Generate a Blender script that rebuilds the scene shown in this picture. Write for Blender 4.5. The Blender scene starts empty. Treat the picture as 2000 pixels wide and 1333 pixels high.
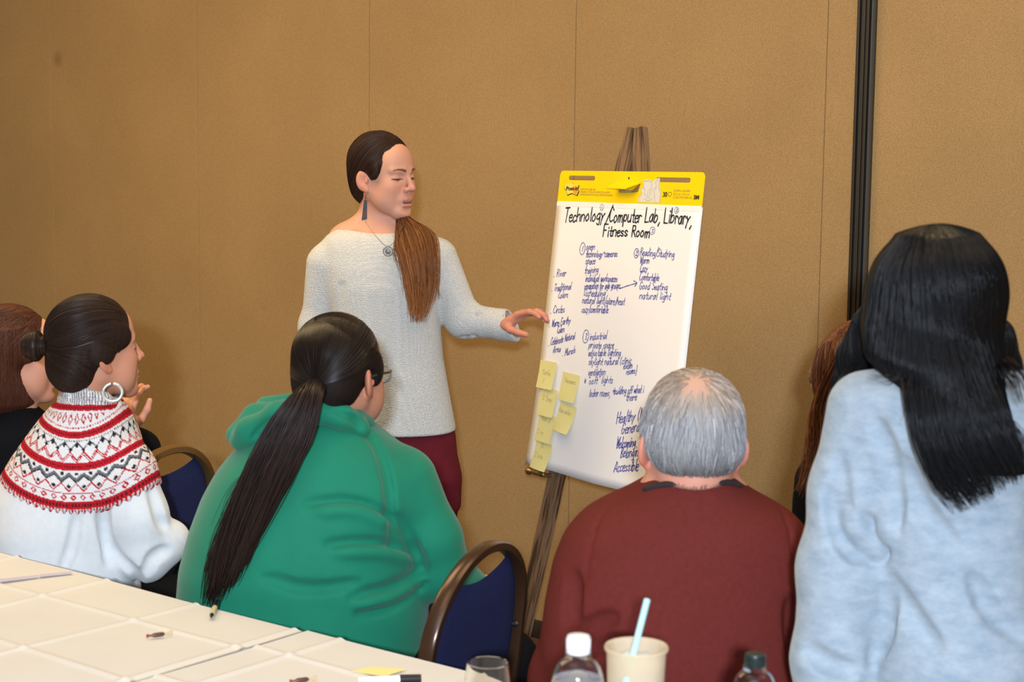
import bpy, bmesh, math, random
import numpy as np
from mathutils import Vector, Matrix
random.seed(7); RNG = np.random.default_rng(11)
SC = bpy.context.scene
COL = SC.collection
# ---------------------------------------------------------------- camera
FPX, PITCH, ROLL = 3500.0, math.radians(7.1), 0.0114
CAM = np.array([0.0, 0.0, 1.70])
_r0 = np.array([1.0, 0, 0]); _u0 = np.array([0, math.sin(PITCH), math.cos(PITCH)])
FWD = np.array([0, math.cos(PITCH), -math.sin(PITCH)])
RGT = _r0 * math.cos(ROLL) + _u0 * math.sin(ROLL)
UPV = -_r0 * math.sin(ROLL) + _u0 * math.cos(ROLL)
cd = bpy.data.cameras.new('camera'); cam = bpy.data.objects.new('camera', cd); COL.objects.link(cam)
cam.matrix_world = Matrix(((RGT[0], UPV[0], -FWD[0], CAM[0]), (RGT[1], UPV[1], -FWD[1], CAM[1]),
                           (RGT[2], UPV[2], -FWD[2], CAM[2]), (0, 0, 0, 1)))
cd.sensor_width = 36.0; cd.lens = FPX / 2000.0 * 36.0; cd.clip_start = 0.05
cd.dof.use_dof = True; cd.dof.focus_distance = 4.75; cd.dof.aperture_fstop = 7.0
SC.camera = cam
# ---------------------------------------------------------------- world, lamps, exposure
SC.view_settings.view_transform = 'Standard'; SC.view_settings.look = 'None'
SC.view_settings.exposure = 0.14; SC.view_settings.gamma = 1.0; SC.view_settings.use_curve_mapping = False
w = bpy.data.worlds.new('room_ambient'); SC.world = w; w.use_nodes = True
bg = w.node_tree.nodes['Background']; bg.inputs[0].default_value = (1.0, 0.82, 0.62, 1); bg.inputs[1].default_value = 0.18
def area(name, loc, direction, sx, sy, power, color):
    l = bpy.data.lights.new(name, 'AREA'); l.shape = 'RECTANGLE'; l.size = sx; l.size_y = sy
    l.energy = power; l.color = color
    o = bpy.data.objects.new(name, l); COL.objects.link(o); o.location = loc
    o.rotation_euler = Vector(direction).to_track_quat('-Z', 'Y').to_euler()
    return o
# the photographer's flash, moved back behind the camera so near things aren't overlit
area('camera_flash', (-0.03, -1.2, 2.02), (0.0, 1, -0.11), 0.12, 0.10, 190, (0.84, 0.96, 1.14))
# warm banquet-room ceiling lights, plus the flash bounced off the white ceiling over the photographer
for i, (lx, ly, lp) in enumerate(((-2.7, 5.0, 52), (-1.2, 4.5, 28), (0.5, 3.7, 15), (1.7, 2.7, 6), (-0.5, 2.2, 8))):
    area('ceiling_lamp', (lx, ly, 3.02), (0.05, 0.12, -1), 1.1, 1.1, lp, (1.0, 0.73, 0.38))
area('flash_ceiling_bounce', (0.0, 1.0, 3.0), (0, 0.9, -1), 2.6, 1.8, 16, (0.88, 0.97, 1.10))
# ---------------------------------------------------------------- pixel / world helpers
def ray(px, py):
    return FWD + RGT * (px - 1000.0) / FPX - UPV * (py - 666.5) / FPX
def P(px, py, Y):                       # the point at ground distance Y that lies towards a photo pixel
    d = ray(px, py); return CAM + d * (Y / d[1])
def PZ(px, py, z):                      # the same on a horizontal plane
    d = ray(px, py); return CAM + d * ((z - CAM[2]) / d[2])
# ---------------------------------------------------------------- materials
def srgb(r, g, b):
    f = lambda c: (c / 255.0 / 12.92) if c / 255.0 <= 0.04045 else ((c / 255.0 + 0.055) / 1.055) ** 2.4
    return (f(r), f(g), f(b))
class NT:
    def __init__(s, name):
        s.m = bpy.data.materials.new(name); s.m.use_nodes = True; s.t = s.m.node_tree
        s.b = s.t.nodes['Principled BSDF']
    def n(s, t, **kw):
        x = s.t.nodes.new(t)
        for k, v in kw.items(): setattr(x, k, v)
        return x
    def l(s, a, b): s.t.links.new(a, b)
def mat(name, color, rough=0.6, var=0.0, vscale=40.0, bump=0.0, bscale=200.0, metal=0.0, attr=None, sheen=0.0,
        spec=0.5, stretch=(1, 1, 1), trans=0.0, ior=1.45, coat=0.0, weave=0.0, wscale=300.0, detail=3.0, sss=0.0, aniso=0.0):
    t = NT(name); b = t.b
    c4 = (*color, 1.0)
    b.inputs['Base Color'].default_value = c4; b.inputs['Roughness'].default_value = rough
    b.inputs['Metallic'].default_value = metal; b.inputs['Specular IOR Level'].default_value = spec
    b.inputs['Sheen Weight'].default_value = sheen; b.inputs['Transmission Weight'].default_value = trans
    b.inputs['IOR'].default_value = ior; b.inputs['Coat Weight'].default_value = coat
    b.inputs['Anisotropic'].default_value = aniso
    if sss: b.inputs['Subsurface Weight'].default_value = sss; b.inputs['Subsurface Radius'].default_value = (0.012, 0.005, 0.003); b.inputs['Subsurface Scale'].default_value = 0.6
    tc = t.n('ShaderNodeTexCoord'); mp = t.n('ShaderNodeMapping'); mp.inputs['Scale'].default_value = stretch
    t.l(tc.outputs['Object'], mp.inputs['Vector'])
    src = None
    if attr:
        a = t.n('ShaderNodeAttribute'); a.attribute_name = attr; src = a.outputs['Color']; t.l(src, b.inputs['Base Color'])
    if var:
        nz = t.n('ShaderNodeTexNoise'); nz.inputs['Scale'].default_value = vscale; nz.inputs['Detail'].default_value = detail
        t.l(mp.outputs[0], nz.inputs['Vector'])
        mr = t.n('ShaderNodeMapRange'); mr.inputs[1].default_value = 0.25; mr.inputs[2].default_value = 0.75
        mr.inputs[3].default_value = 1 - var; mr.inputs[4].default_value = 1 + var
        t.l(nz.outputs['Fac'], mr.inputs[0])
        mx = t.n('ShaderNodeVectorMath', operation='SCALE')
        if src: t.l(src, mx.inputs[0])
        else: mx.inputs[0].default_value = color
        t.l(mr.outputs[0], mx.inputs['Scale']); t.l(mx.outputs[0], b.inputs['Base Color'])
    h = None
    if bump:
        nb = t.n('ShaderNodeTexNoise'); nb.inputs['Scale'].default_value = bscale; nb.inputs['Detail'].default_value = 2
        t.l(mp.outputs[0], nb.inputs['Vector']); h = nb.outputs['Fac']
    if weave:
        v = t.n('ShaderNodeTexVoronoi'); v.inputs['Scale'].default_value = wscale; v.inputs['Randomness'].default_value = 0.45
        t.l(mp.outputs[0], v.inputs['Vector']); h = v.outputs['Distance']; bump = weave
    if h is not None:
        bp = t.n('ShaderNodeBump'); bp.inputs['Strength'].default_value = bump; bp.inputs['Distance'].default_value = 0.004
        t.l(h, bp.inputs['Height']); t.l(bp.outputs[0], b.inputs['Normal'])
    return t.m
# ---------------------------------------------------------------- object helpers
def link(o): COL.objects.link(o); return o
def tag(o, label=None, cat=None, group=None, kind=None):
    for k, v in (('label', label), ('category', cat), ('group', group), ('kind', kind)):
        if v: o[k] = v
    return o
def root(name, label, cat, loc=(0, 0, 0), group=None, rot=None):
    o = link(bpy.data.objects.new(name, None)); o.location = tuple(loc); o.empty_display_size = 0.1
    if rot is not None: o.rotation_euler = rot
    return tag(o, label, cat, group)
def raw(name, V, F, m, parent=None, off=None, col=None, smooth=True, loc=None):
    """one mesh object; V are world points when off (the parent's origin) is given"""
    V = np.asarray(V, np.float64)
    if off is not None: V = V - np.asarray(off)
    me = bpy.data.meshes.new(name)
    F = np.asarray(F) if not isinstance(F, list) else F
    if isinstance(F, np.ndarray):
        n, k = F.shape
        me.vertices.add(len(V)); me.vertices.foreach_set('co', V.astype(np.float32).ravel())
        me.loops.add(n * k); me.loops.foreach_set('vertex_index', F.astype(np.int32).ravel())
        me.polygons.add(n); me.polygons.foreach_set('loop_start', np.arange(0, n * k, k, dtype=np.int32))
        me.update(calc_edges=True); me.validate()
    else:
        me.from_pydata([tuple(v) for v in V], [], F); me.update()
    if smooth: me.polygons.foreach_set('use_smooth', np.ones(len(me.polygons), bool))
    if col is not None:
        a = me.attributes.new('col', 'FLOAT_COLOR', 'POINT')
        c = np.ones((len(V), 4), np.float32); c[:, :3] = col; a.data.foreach_set('color', c.ravel())
    if m is not None: me.materials.append(m)
    o = link(bpy.data.objects.new(name, me))
    if parent is not None: o.parent = parent
    if loc is not None: o.location = tuple(loc)
    return o
class MB:                                # collects simple shapes into one mesh
    def __init__(s): s.V = []; s.F = []
    def add(s, V, F):
        o = len(s.V); s.V += [tuple(v) for v in V]; s.F += [[i + o for i in f] for f in F]; return s
    def box(s, c, d, M=None, bev=0.0):
        bm = bmesh.new(); bmesh.ops.create_cube(bm, size=1.0)
        for v in bm.verts: v.co = Vector((v.co.x * d[0], v.co.y * d[1], v.co.z * d[2]))
        if bev: bmesh.ops.bevel(bm, geom=bm.edges[:], offset=bev, segments=2, affect='EDGES', profile=0.5)
        for v in bm.verts:
            q = v.co
            if M is not None: q = M @ q
            v.co = q + Vector(c)
        bm.verts.index_update()
        s.add([v.co[:] for v in bm.verts], [[v.index for v in f.verts] for f in bm.faces]); bm.free(); return s
    def tube(s, pts, r, n=10, cap=True, ry=None, up=None):
        V, F = tube(pts, r, n, cap, ry, up); return s.add(V, F)
    def lathe(s, prof, n=32, c=(0, 0, 0), M=None):
        V = []; F = []
        for (r, z) in prof:
            for k in range(n):
                a = 2 * math.pi * k / n; q = Vector((r * math.cos(a), r * math.sin(a), z))
                if M is not None: q = M @ q
                V.append(q + Vector(c))
        for i in range(len(prof) - 1):
            for k in range(n):
                F.append([i * n + k, i * n + (k + 1) % n, (i + 1) * n + (k + 1) % n, (i + 1) * n + k])
        if prof[0][0] > 1e-4: F.append(list(range(n))[::-1])
        if prof[-1][0] > 1e-4: F.append([(len(prof) - 1) * n + k for k in range(n)])
        return s.add(V, F)
    def build(s, name, m, parent=None, smooth=True, off=None, loc=None):
        o = raw(name, s.V, s.F, m, parent, off, None, smooth, loc)
        if smooth:
            try:
                a = 0.6; me = o.data
                me.attributes.new('sharp_edge', 'BOOLEAN', 'EDGE')
                bm = bmesh.new(); bm.from_mesh(me)
                for e in bm.edges: e.smooth = not (len(e.link_faces) == 2 and e.calc_face_angle(0) > a)
                bm.to_mesh(me); bm.free()
            except Exception: pass
        return o
def frames(pts, up=None):
    pts = np.asarray(pts, float); n = len(pts)
    T = np.zeros_like(pts); T[1:-1] = pts[2:] - pts[:-2]; T[0] = pts[1] - pts[0]; T[-1] = pts[-1] - pts[-2]
    T /= np.linalg.norm(T, axis=1, keepdims=True) + 1e-12
    a = np.array(up if up is not None else ((0, 0, 1.0) if abs(T[0][2]) < 0.9 else (1.0, 0, 0)), float)
    N = np.zeros_like(pts)
    for i in range(n):
        if up is not None: a = np.array(up, float)
        v = a - T[i] * (a @ T[i]); v /= np.linalg.norm(v) + 1e-12; N[i] = v; a = v
    return T, N, np.cross(T, N)
def tube(pts, r, n=8, cap=True, ry=None, up=None):
    pts = np.asarray(pts, float); T, N, B = frames(pts, up); m = len(pts)
    r = np.broadcast_to(np.asarray(r, float), (m,)); q = r if ry is None else np.broadcast_to(np.asarray(ry, float), (m,))
    V = []; F = []
    for i in range(m):
        for k in range(n):
            a = 2 * math.pi * (k + 0.5) / n
            V.append(pts[i] + N[i] * math.cos(a) * r[i] + B[i] * math.sin(a) * q[i])
    for i in range(m - 1):
        for k in range(n):
            F.append([i * n + k, i * n + (k + 1) % n, (i + 1) * n + (k + 1) % n, (i + 1) * n + k])
    if cap: F.append(list(range(n))[::-1]); F.append([(m - 1) * n + k for k in range(n)])
    return V, F
def smooth_path(pts, n=8):               # Catmull-Rom through points (any dimension)
    p = np.asarray(pts, float)
    if len(p) < 3: 
        t = np.linspace(0, 1, max(2, n))[:, None]; return p[0] * (1 - t) + p[-1] * t
    q = np.vstack([2 * p[0] - p[1], p, 2 * p[-1] - p[-2]]); out = []
    for i in range(1, len(q) - 2):
        for t in np.arange(n) / n:
            a, b, c, d = q[i - 1], q[i], q[i + 1], q[i + 2]
            out.append(0.5 * (2 * b + (c - a) * t + (2 * a - 5 * b + 4 * c - d) * t * t + (3 * b - a - 3 * c + d) * t ** 3))
    out.append(p[-1]); return np.array(out)
def plate(name, outer, holes, thick, m, parent, loc=(0, 0, 0)):     # flat board with real holes, local xy, thickness in z
    cu = bpy.data.curves.new(name, 'CURVE'); cu.dimensions = '2D'; cu.fill_mode = 'BOTH'; cu.extrude = thick / 2
    for ring in [outer] + holes:
        sp = cu.splines.new('POLY'); sp.points.add(len(ring) - 1); sp.use_cyclic_u = True
        for q, (x, y) in zip(sp.points, ring): q.co = (x, y, 0, 1)
    return curve_mesh(name, cu, m, parent, loc)
def curve_mesh(name, cu, m, parent, loc, rot=None):
    t = link(bpy.data.objects.new('tmp', cu)); dg = bpy.context.evaluated_depsgraph_get(); dg.update()
    me = bpy.data.meshes.new_from_object(t.evaluated_get(dg)); bpy.data.objects.remove(t); bpy.data.curves.remove(cu)
    me.name = name; me.materials.clear(); me.materials.append(m)
    o = link(bpy.data.objects.new(name, me)); o.parent = parent; o.location = loc
    if rot: o.rotation_euler = rot
    return o
def print_text(name, s, size, m, parent, loc, xs=1.0, bold=0.0, rot=None):
    cu = bpy.data.curves.new(name, 'FONT'); cu.body = s; cu.size = size; cu.offset = bold; cu.extrude = 0.0001
    o = curve_mesh(name, cu, m, parent, loc, rot); o.scale = (xs, 1, 1); return o
def rrect(x0, y0, x1, y1, r, n=6):
    out = []
    for cx, cy, a0 in ((x1 - r, y1 - r, 0), (x0 + r, y1 - r, 90), (x0 + r, y0 + r, 180), (x1 - r, y0 + r, 270)):
        for k in range(n + 1):
            a = math.radians(a0 + 90 * k / n); out.append((cx + r * math.cos(a), cy + r * math.sin(a)))
    return out
# ================================================================ the setting
M_WALL = NT('tan_wall_fabric')
def _wall():
    t = M_WALL; tc = t.n('ShaderNodeTexCoord')
    n1 = t.n('ShaderNodeTexNoise'); n1.inputs['Scale'].default_value = 210; n1.inputs['Detail'].default_value = 4; n1.inputs['Roughness'].default_value = 0.7
    n2 = t.n('ShaderNodeTexNoise'); n2.inputs['Scale'].default_value = 2.2; n2.inputs['Detail'].default_value = 5
    mp = t.n('ShaderNodeMapping'); mp.inputs['Scale'].default_value = (1, 1, 2.2); t.l(tc.outputs['Object'], mp.inputs[0])
    t.l(mp.outputs[0], n1.inputs['Vector']); geo0 = t.n('ShaderNodeNewGeometry'); t.l(geo0.outputs['Position'], n2.inputs['Vector'])
    r = t.n('ShaderNodeValToRGB'); e = r.color_ramp.elements
    e[0].position = 0.30; e[0].color = (0.255, 0.152, 0.056, 1); e[1].position = 0.70; e[1].color = (0.465, 0.300, 0.136, 1)
    t.l(n1.outputs['Fac'], r.inputs[0])
    mr = t.n('ShaderNodeMapRange'); mr.inputs[1].default_value = 0.3; mr.inputs[2].default_value = 0.7; mr.inputs[3].default_value = 0.93; mr.inputs[4].default_value = 1.06
    t.l(n2.outputs['Fac'], mr.inputs[0])
    # one grey scuff mark low on the far panel (world position), a stain of the cloth itself
    geo = t.n('ShaderNodeNewGeometry'); d = t.n('ShaderNodeVectorMath', operation='DISTANCE'); t.l(geo.outputs['Position'], d.inputs[0]); t.d = d
    st = t.n('ShaderNodeMapRange'); st.inputs[1].default_value = 0.005; st.inputs[2].default_value = 0.045; st.inputs[3].default_value = 0.72; st.inputs[4].default_value = 1.0
    st.interpolation_type = 'SMOOTHSTEP'; t.l(d.outputs['Value'], st.inputs[0])
    mm = t.n('ShaderNodeMath', operation='MULTIPLY'); t.l(mr.outputs[0], mm.inputs[0]); t.l(st.outputs[0], mm.inputs[1])
    s = t.n('ShaderNodeVectorMath', operation='SCALE'); t.l(r.outputs[0], s.inputs[0]); t.l(mm.outputs[0], s.inputs['Scale'])
    t.l(s.outputs[0], t.b.inputs['Base Color']); t.b.inputs['Roughness'].default_value = 0.9
    t.b.inputs['Specular IOR Level'].default_value = 0.15
    bp = t.n('ShaderNodeBump'); bp.inputs['Strength'].default_value = 0.35; bp.inputs['Distance'].default_value = 0.002
    t.l(n1.outputs['Fac'], bp.inputs['Height']); t.l(bp.outputs[0], t.b.inputs['Normal'])
_wall()
W0 = np.array([-1.882, 7.343]); WS = np.array([0.690, -0.557]); WL = np.linalg.norm(WS); WD = WS / WL
WN = np.array([-WD[1], WD[0]]) * -1.0          # towards the camera side
if WN @ (-W0) < 0: WN = -WN
WA = math.atan2(WD[1], WD[0])
def wall_pt(k, out=0.0, z=0.0):
    q = W0 + WS * k + WN * out; return (q[0], q[1], z)
_d = ray(113, 115); _t = ((W0 - CAM[:2]) @ WN) / (_d[:2] @ WN); M_WALL.d.inputs[1].default_value = tuple(CAM + _d * _t)
M_DARKGAP = mat('dark_joint', (0.10, 0.065, 0.03), 0.9)
WH = 3.1
wm = Matrix.Rotation(WA, 3, 'Z')
wb = MB().box((0, 0, 0), (9.0, 0.06, WH)).build('wall_back', M_DARKGAP, None, False); 
c = wall_pt(2.4, -0.062, WH / 2); wb.location = c; wb.rotation_euler = (0, 0, WA); tag(wb, kind='structure')
def panel(k0, k1, thick=0.03):
    L = (k1 - k0) * WL - 0.0014
    o = MB().box((0, 0, 0), (L, thick, WH - 0.01), bev=0.0025).build('panel', M_WALL.m, None, False)
    o.parent = wb; q = np.array(wall_pt((k0 + k1) / 2, -thick / 2 - 0.0, WH / 2)) - np.array(c)
    o.location = Matrix.Rotation(-WA, 3, 'Z') @ Vector(q); return o
KT = 4.143
for k in range(-3, 4): panel(k, k + 1)
panel(4, KT - 0.03)
for k in range(0, 4): panel(KT + 0.028 + k, KT + 1.028 + k)
# aluminium panel-edge profile with ribs, right of the easel
M_BRONZE = mat('dark_bronze_aluminium', (0.055, 0.045, 0.032), 0.42, metal=0.55)
M_RUB = mat('black_rubber_seal', (0.006, 0.007, 0.009), 0.5)
tr = MB()
for j, (x, wd, dp) in enumerate(((-0.021, 0.007, 0.020), (-0.0125, 0.006, 0.013), (-0.005, 0.006, 0.016), (0.0025, 0.006, 0.013), (0.0095, 0.005, 0.020))):
    tr.box((x, -dp / 2 + 0.012, 0), (wd, dp, WH - 0.01), bev=0.001)
trim = tr.build('trim_1', M_BRONZE, None, False); trim.location = wall_pt(KT, 0.012, WH / 2); trim.rotation_euler = (0, 0, WA); tag(trim, kind='structure')
ts = MB().box((0.0175, 0.006, 0), (0.009, 0.012, WH - 0.012)).build('seal', M_RUB, trim)
tv = MB().box((0.0225, 0.000, 0), (0.0022, 0.018, WH - 0.012)).build('edge_strip', mat('grey_edge_metal', (0.16, 0.18, 0.20), 0.35, metal=0.7), trim)
M_CARPET = mat('brown_patterned_carpet', (0.09, 0.055, 0.04), 0.95, var=0.5, vscale=14, bump=0.5, bscale=300, spec=0.1)
fl = MB().box((0, 0, 0), (9.0, 9.6, 0.04)).build('floor', M_CARPET, None, False); tag(fl, kind='structure')
fc = W0 + WS * 2.4 + WN * 4.77; fl.location = (fc[0], fc[1], -0.02); fl.rotation_euler = (0, 0, WA)
M_CEIL = mat('white_ceiling', (0.78, 0.76, 0.72), 0.9)
ce = MB().box((0, 0, 0), (9.0, 9.6, 0.04)).build('ceiling', M_CEIL, None, False); tag(ce, kind='structure')
ce.location = (fc[0], fc[1], WH + 0.02); ce.rotation_euler = (0, 0, WA)
bb = MB().box((0, 0, 0.03), (9.0, 0.012, 0.06), bev=0.003).build('baseboard_back', mat('dark_vinyl_base', (0.03, 0.022, 0.016), 0.5), None)
bb.location = wall_pt(2.4, 0.008, 0.0); bb.rotation_euler = (0, 0, WA); tag(bb, kind='structure')
# ================================================================ easel and paper pad
PAD_O = np.array([0.3113, 4.8546, 1.5603]); _yaw, _lean, _rl = 0.9792, 0.1282, -0.0240
_u = np.array([math.cos(_yaw), -math.sin(_yaw), 0]); _n = np.array([-math.sin(_yaw), -math.cos(_yaw), 0])
_dn = np.array([0, 0, -1.0]) * math.cos(_lean) + _n * math.sin(_lean)
PU = _u * math.cos(_rl) + _dn * math.sin(_rl); PD = -_u * math.sin(_rl) + _dn * math.cos(_rl); PN = np.cross(PU, -PD)
def pad_matrix(o): return Matrix(((PU[0], -PD[0], PN[0], o[0]), (PU[1], -PD[1], PN[1], o[1]), (PU[2], -PD[2], PN[2], o[2]), (0, 0, 0, 1)))
def pad_uv(px, py):                      # photo pixel -> (u across from the centre line, v up from the top edge, negative)
    d = ray(px, py); t = ((PAD_O - CAM) @ PN) / (d @ PN); q = CAM + d * t - PAD_O; return np.array([q @ PU, -(q @ PD)])
def grain(name, c1, c2, rough=0.55):
    t = NT(name); tc = t.n('ShaderNodeTexCoord'); mp = t.n('ShaderNodeMapping'); mp.inputs['Scale'].default_value = (1, 1, 0.06)
    nz = t.n('ShaderNodeTexNoise'); nz.inputs['Scale'].default_value = 95; nz.inputs['Detail'].default_value = 5; nz.inputs['Distortion'].default_value = 0.6
    r = t.n('ShaderNodeValToRGB'); e = r.color_ramp.elements; e[0].position = 0.40; e[0].color = (*c1, 1); e[1].position = 0.56; e[1].color = (*c2, 1)
    t.l(tc.outputs['Object'], mp.inputs[0]); t.l(mp.outputs[0], nz.inputs['Vector']); t.l(nz.outputs['Fac'], r.inputs[0]); t.l(r.outputs[0], t.b.inputs['Base Color'])
    t.b.inputs['Roughness'].default_value = rough
    bp = t.n('ShaderNodeBump'); bp.inputs['Strength'].default_value = 0.3; bp.inputs['Distance'].default_value = 0.002; t.l(nz.outputs['Fac'], bp.inputs['Height']); t.l(bp.outputs[0], t.b.inputs['Normal'])
    return t.m
M_OAK = grain('weathered_oak', (0.060, 0.030, 0.014), (0.230, 0.135, 0.070))
M_BRASS = mat('antique_brass', (0.42, 0.30, 0.14), 0.38, metal=0.9, var=0.35, vscale=160)
def build_easel():
    base = PAD_O + PD * 1.2; e = root('easel', 'brown oak tripod easel holding the flip chart pad', 'easel', (base[0], base[1], 0))
    off = (base[0], base[1], 0)
    top_l = P(1244, 250, 4.90); top_c = top_l
    back = -PN
    # in-plane coordinates: origin at the easel's top
    o = top_c.copy(); s = 0.183
    def leg(name, sgn):
        a = o + PU * 0.017 * sgn; zlen = o[2] / -PD[2]
        b = a + PD * (zlen - 0.0) + PU * sgn * s * zlen
        d = (b - a); t = (0.0 - a[2]) / d[2]; b = a + d * t; L = np.linalg.norm(b - a); z = (b - a) / L
        x = PU - z * (PU @ z); x /= np.linalg.norm(x); y = np.cross(z, x)
        M = Matrix((x, y, z)).transposed()
        mb = MB()
        bm = bmesh.new()
        # local profile: tapered towards the top
        ws = [(0.0, 0.015), (0.10, 0.026), (L * 0.5, 0.027), (L, 0.026)]; th = 0.011
        V = []; F = []
        for (q, hw) in ws:
            for (sx, sy) in ((-1, -1), (-0.86, -1.25), (0.86, -1.25), (1, -1), (1, 1), (-1, 1)):
                V.append((hw * sx, th * sy, q))
        n = 6
        for i in range(len(ws) - 1):
            for k in range(n): F.append([i * n + k, i * n + (k + 1) % n, (i + 1) * n + (k + 1) % n, (i + 1) * n + k])
        F.append(list(range(n))[::-1]); F.append([(len(ws) - 1) * n + k for k in range(n)])
        ob = raw('leg', V, F, M_OAK, e, None, None, False); ob.matrix_local = Matrix.Translation(Vector(a - np.array(off))) @ M.to_4x4()
        bm.free(); return a, b, x, z
    a1, b1, x1, z1 = leg('l', -1); a2, b2, x2, z2 = leg('r', 1)
    # rear leg swings out behind towards the wall
    hz = -np.array([PN[0], PN[1], 0]); hz /= np.linalg.norm(hz)
    a3 = o + PD * 0.10 + back * 0.034; b3 = np.array([*(a3 + hz * 0.30)[:2], 0.0])
    d = b3 - a3; L = np.linalg.norm(d); z = d / L; x = PU - z * (PU @ z); x /= np.linalg.norm(x); M = Matrix((x, np.cross(z, x), z)).transposed()
    rl = MB().box((0, 0, L / 2), (0.042, 0.020, L), bev=0.003).build('leg', M_OAK, e, False); rl.matrix_local = Matrix.Translation(Vector(a3 - np.array(off))) @ M.to_4x4()
    # crossbar between the front legs and a hinge block at the top
    q1 = a1 + z1 * 0.62; q2 = a2 + z2 * 0.62; mid = (q1 + q2) / 2 + back * 0.016; Lc = np.linalg.norm(q2 - q1) + 0.03
    cb = MB().box((0, 0, 0), (0.018, 0.045, Lc), bev=0.003).build('crossbar', M_OAK, e, False)
    zz = (q2 - q1) / np.linalg.norm(q2 - q1); yy = -PD - zz * (-PD @ zz); yy /= np.linalg.norm(yy); cb.matrix_local = Matrix.Translation(Vector(mid - np.array(off))) @ Matrix((np.cross(yy, zz), yy, zz)).transposed().to_4x4()
    # brass pegs that carry the pad
    for (a, z, sg) in ((a1, z1, -1), (a2, z2, 1)):
        t = 1.000; c0 = a + z * t + PN * 0.026 + PU * sg * 0.026 * 0 
        prof = [(0.0001, -0.004), (0.0075, 0.0), (0.0075, 0.006), (0.0065, 0.009), (0.0088, 0.013), (0.0075, 0.030), (0.0085, 0.045), (0.0060, 0.060), (0.0070, 0.066), (0.0105, 0.074), (0.0115, 0.081), (0.0085, 0.088), (0.0001, 0.091)]
        zz = PU * sg; M = Matrix((PN, np.cross(zz, PN), zz)).transposed()
        pg = MB().lathe(prof, 20).build('peg', M_BRASS, e); pg['label'] = 'antique brass peg'
        pg.matrix_local = Matrix.Translation(Vector(c0 + zz * 0.022 - np.array(off))) @ M.to_4x4()
        st = MB().lathe([(0.006, -0.03), (0.006, 0.006)], 12).build('bracket', M_BRASS, e); M2 = Matrix((PU, np.cross(PN, PU), PN)).transposed()
        st.matrix_local = Matrix.Translation(Vector(c0 + zz * 0.014 - np.array(off))) @ M2.to_4x4()
    return e
build_easel()
M_YEL = mat('yellow_cardboard', (0.98, 0.66, 0.004), 0.55, spec=0.15)
M_PAPER = mat('white_pad_paper', (0.90, 0.875, 0.86), 0.75, spec=0.25, bump=0.04, bscale=18)
M_INK = mat('blue_marker_ink', (0.028, 0.013, 0.30), 0.6)
M_BLACK = mat('black_marker_ink', (0.006, 0.006, 0.007), 0.5)
M_GREY = mat('brown_grey_print', (0.33, 0.25, 0.05), 0.6)
M_DARKP = mat('dark_print', (0.02, 0.018, 0.012), 0.6)
M_ORANGE = mat('orange_print', (0.85, 0.33, 0.02), 0.5)
M_LOGO = mat('pale_yellow_print', (0.86, 0.70, 0.10), 0.5)
M_KRAFT = mat('grey_brown_card_back', (0.30, 0.19, 0.06), 0.8)
M_WPRINT = mat('off_white_print', (0.72, 0.70, 0.62), 0.6)
PW, PH, HH = 0.635, 0.85, 0.089
pad = root('flip_chart_pad', 'large white flip chart pad with yellow header and handwritten notes on the easel', 'flip chart')
pad.matrix_world = pad_matrix(PAD_O)
_hw = PW / 2
plate('header_board', rrect(-_hw, -HH - 0.012, _hw, 0.0, 0.014), [rrect(-0.275, -0.0265, -0.150, -0.0135, 0.0062)[::-1], rrect(0.120, -0.0275, 0.262, -0.0145, 0.0062)[::-1],
      [(0.0015 + 0.004 * math.cos(a), -0.0185 + 0.004 * math.sin(a)) for a in np.linspace(0, 2 * math.pi, 14)[:-1]][::-1]], 0.0016, M_YEL, pad, (0, 0, 0.0))
plate('back_board', rrect(-_hw, -PH + 0.004, _hw, -HH + 0.002, 0.002), [], 0.002, M_KRAFT, pad, (0, 0, -0.006))
def sheet_z(u, v):                       # gentle bow; lower left corner lifts off the block
    t = np.clip((-v - 0.45) / 0.40, 0, 1); s = np.clip((0.12 - u) / 0.44, 0, 1)
    return 0.0014 + 0.014 * t * t * (0.35 + 0.65 * s) + 0.0015 * np.sin(u * 17 + v * 6) * t
def sheet(name, z0, inset, m=M_PAPER, curl=1.0, top=-HH):
    us = np.linspace(-_hw + inset, _hw - inset, 21); vs = np.linspace(top, -PH + inset, 31); V = []; F = []
    for v in vs:
        for u in us: V.append((u, v + (0.010 * max(0, -u / _hw) * max(0, (-v - .6) / .25)) , z0 + curl * float(sheet_z(u, v))))
    for i in range(30):
        for j in range(20):
            a = i * 21 + j; F.append([a, a + 1, a + 22, a + 21][::-1])
    o = raw(name, V, F, m, pad); md = o.modifiers.new('thickness', 'SOLIDIFY'); md.thickness = 0.0004; md.offset = -1; return o
sheet('front_sheet', 0.0004, 0.0, top=-HH + 0.002)
sheet('under_sheet', -0.0022, 0.0, curl=0.45); sheet('under_sheet', -0.0042, 0.001, curl=0.12)
plate('adhesive_strip', rrect(-_hw + 0.001, -HH - 0.012, _hw - 0.001, -HH + 0.001, 0.0006), [], 0.0006, M_PAPER, pad, (0, 0, 0.0022))
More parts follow.
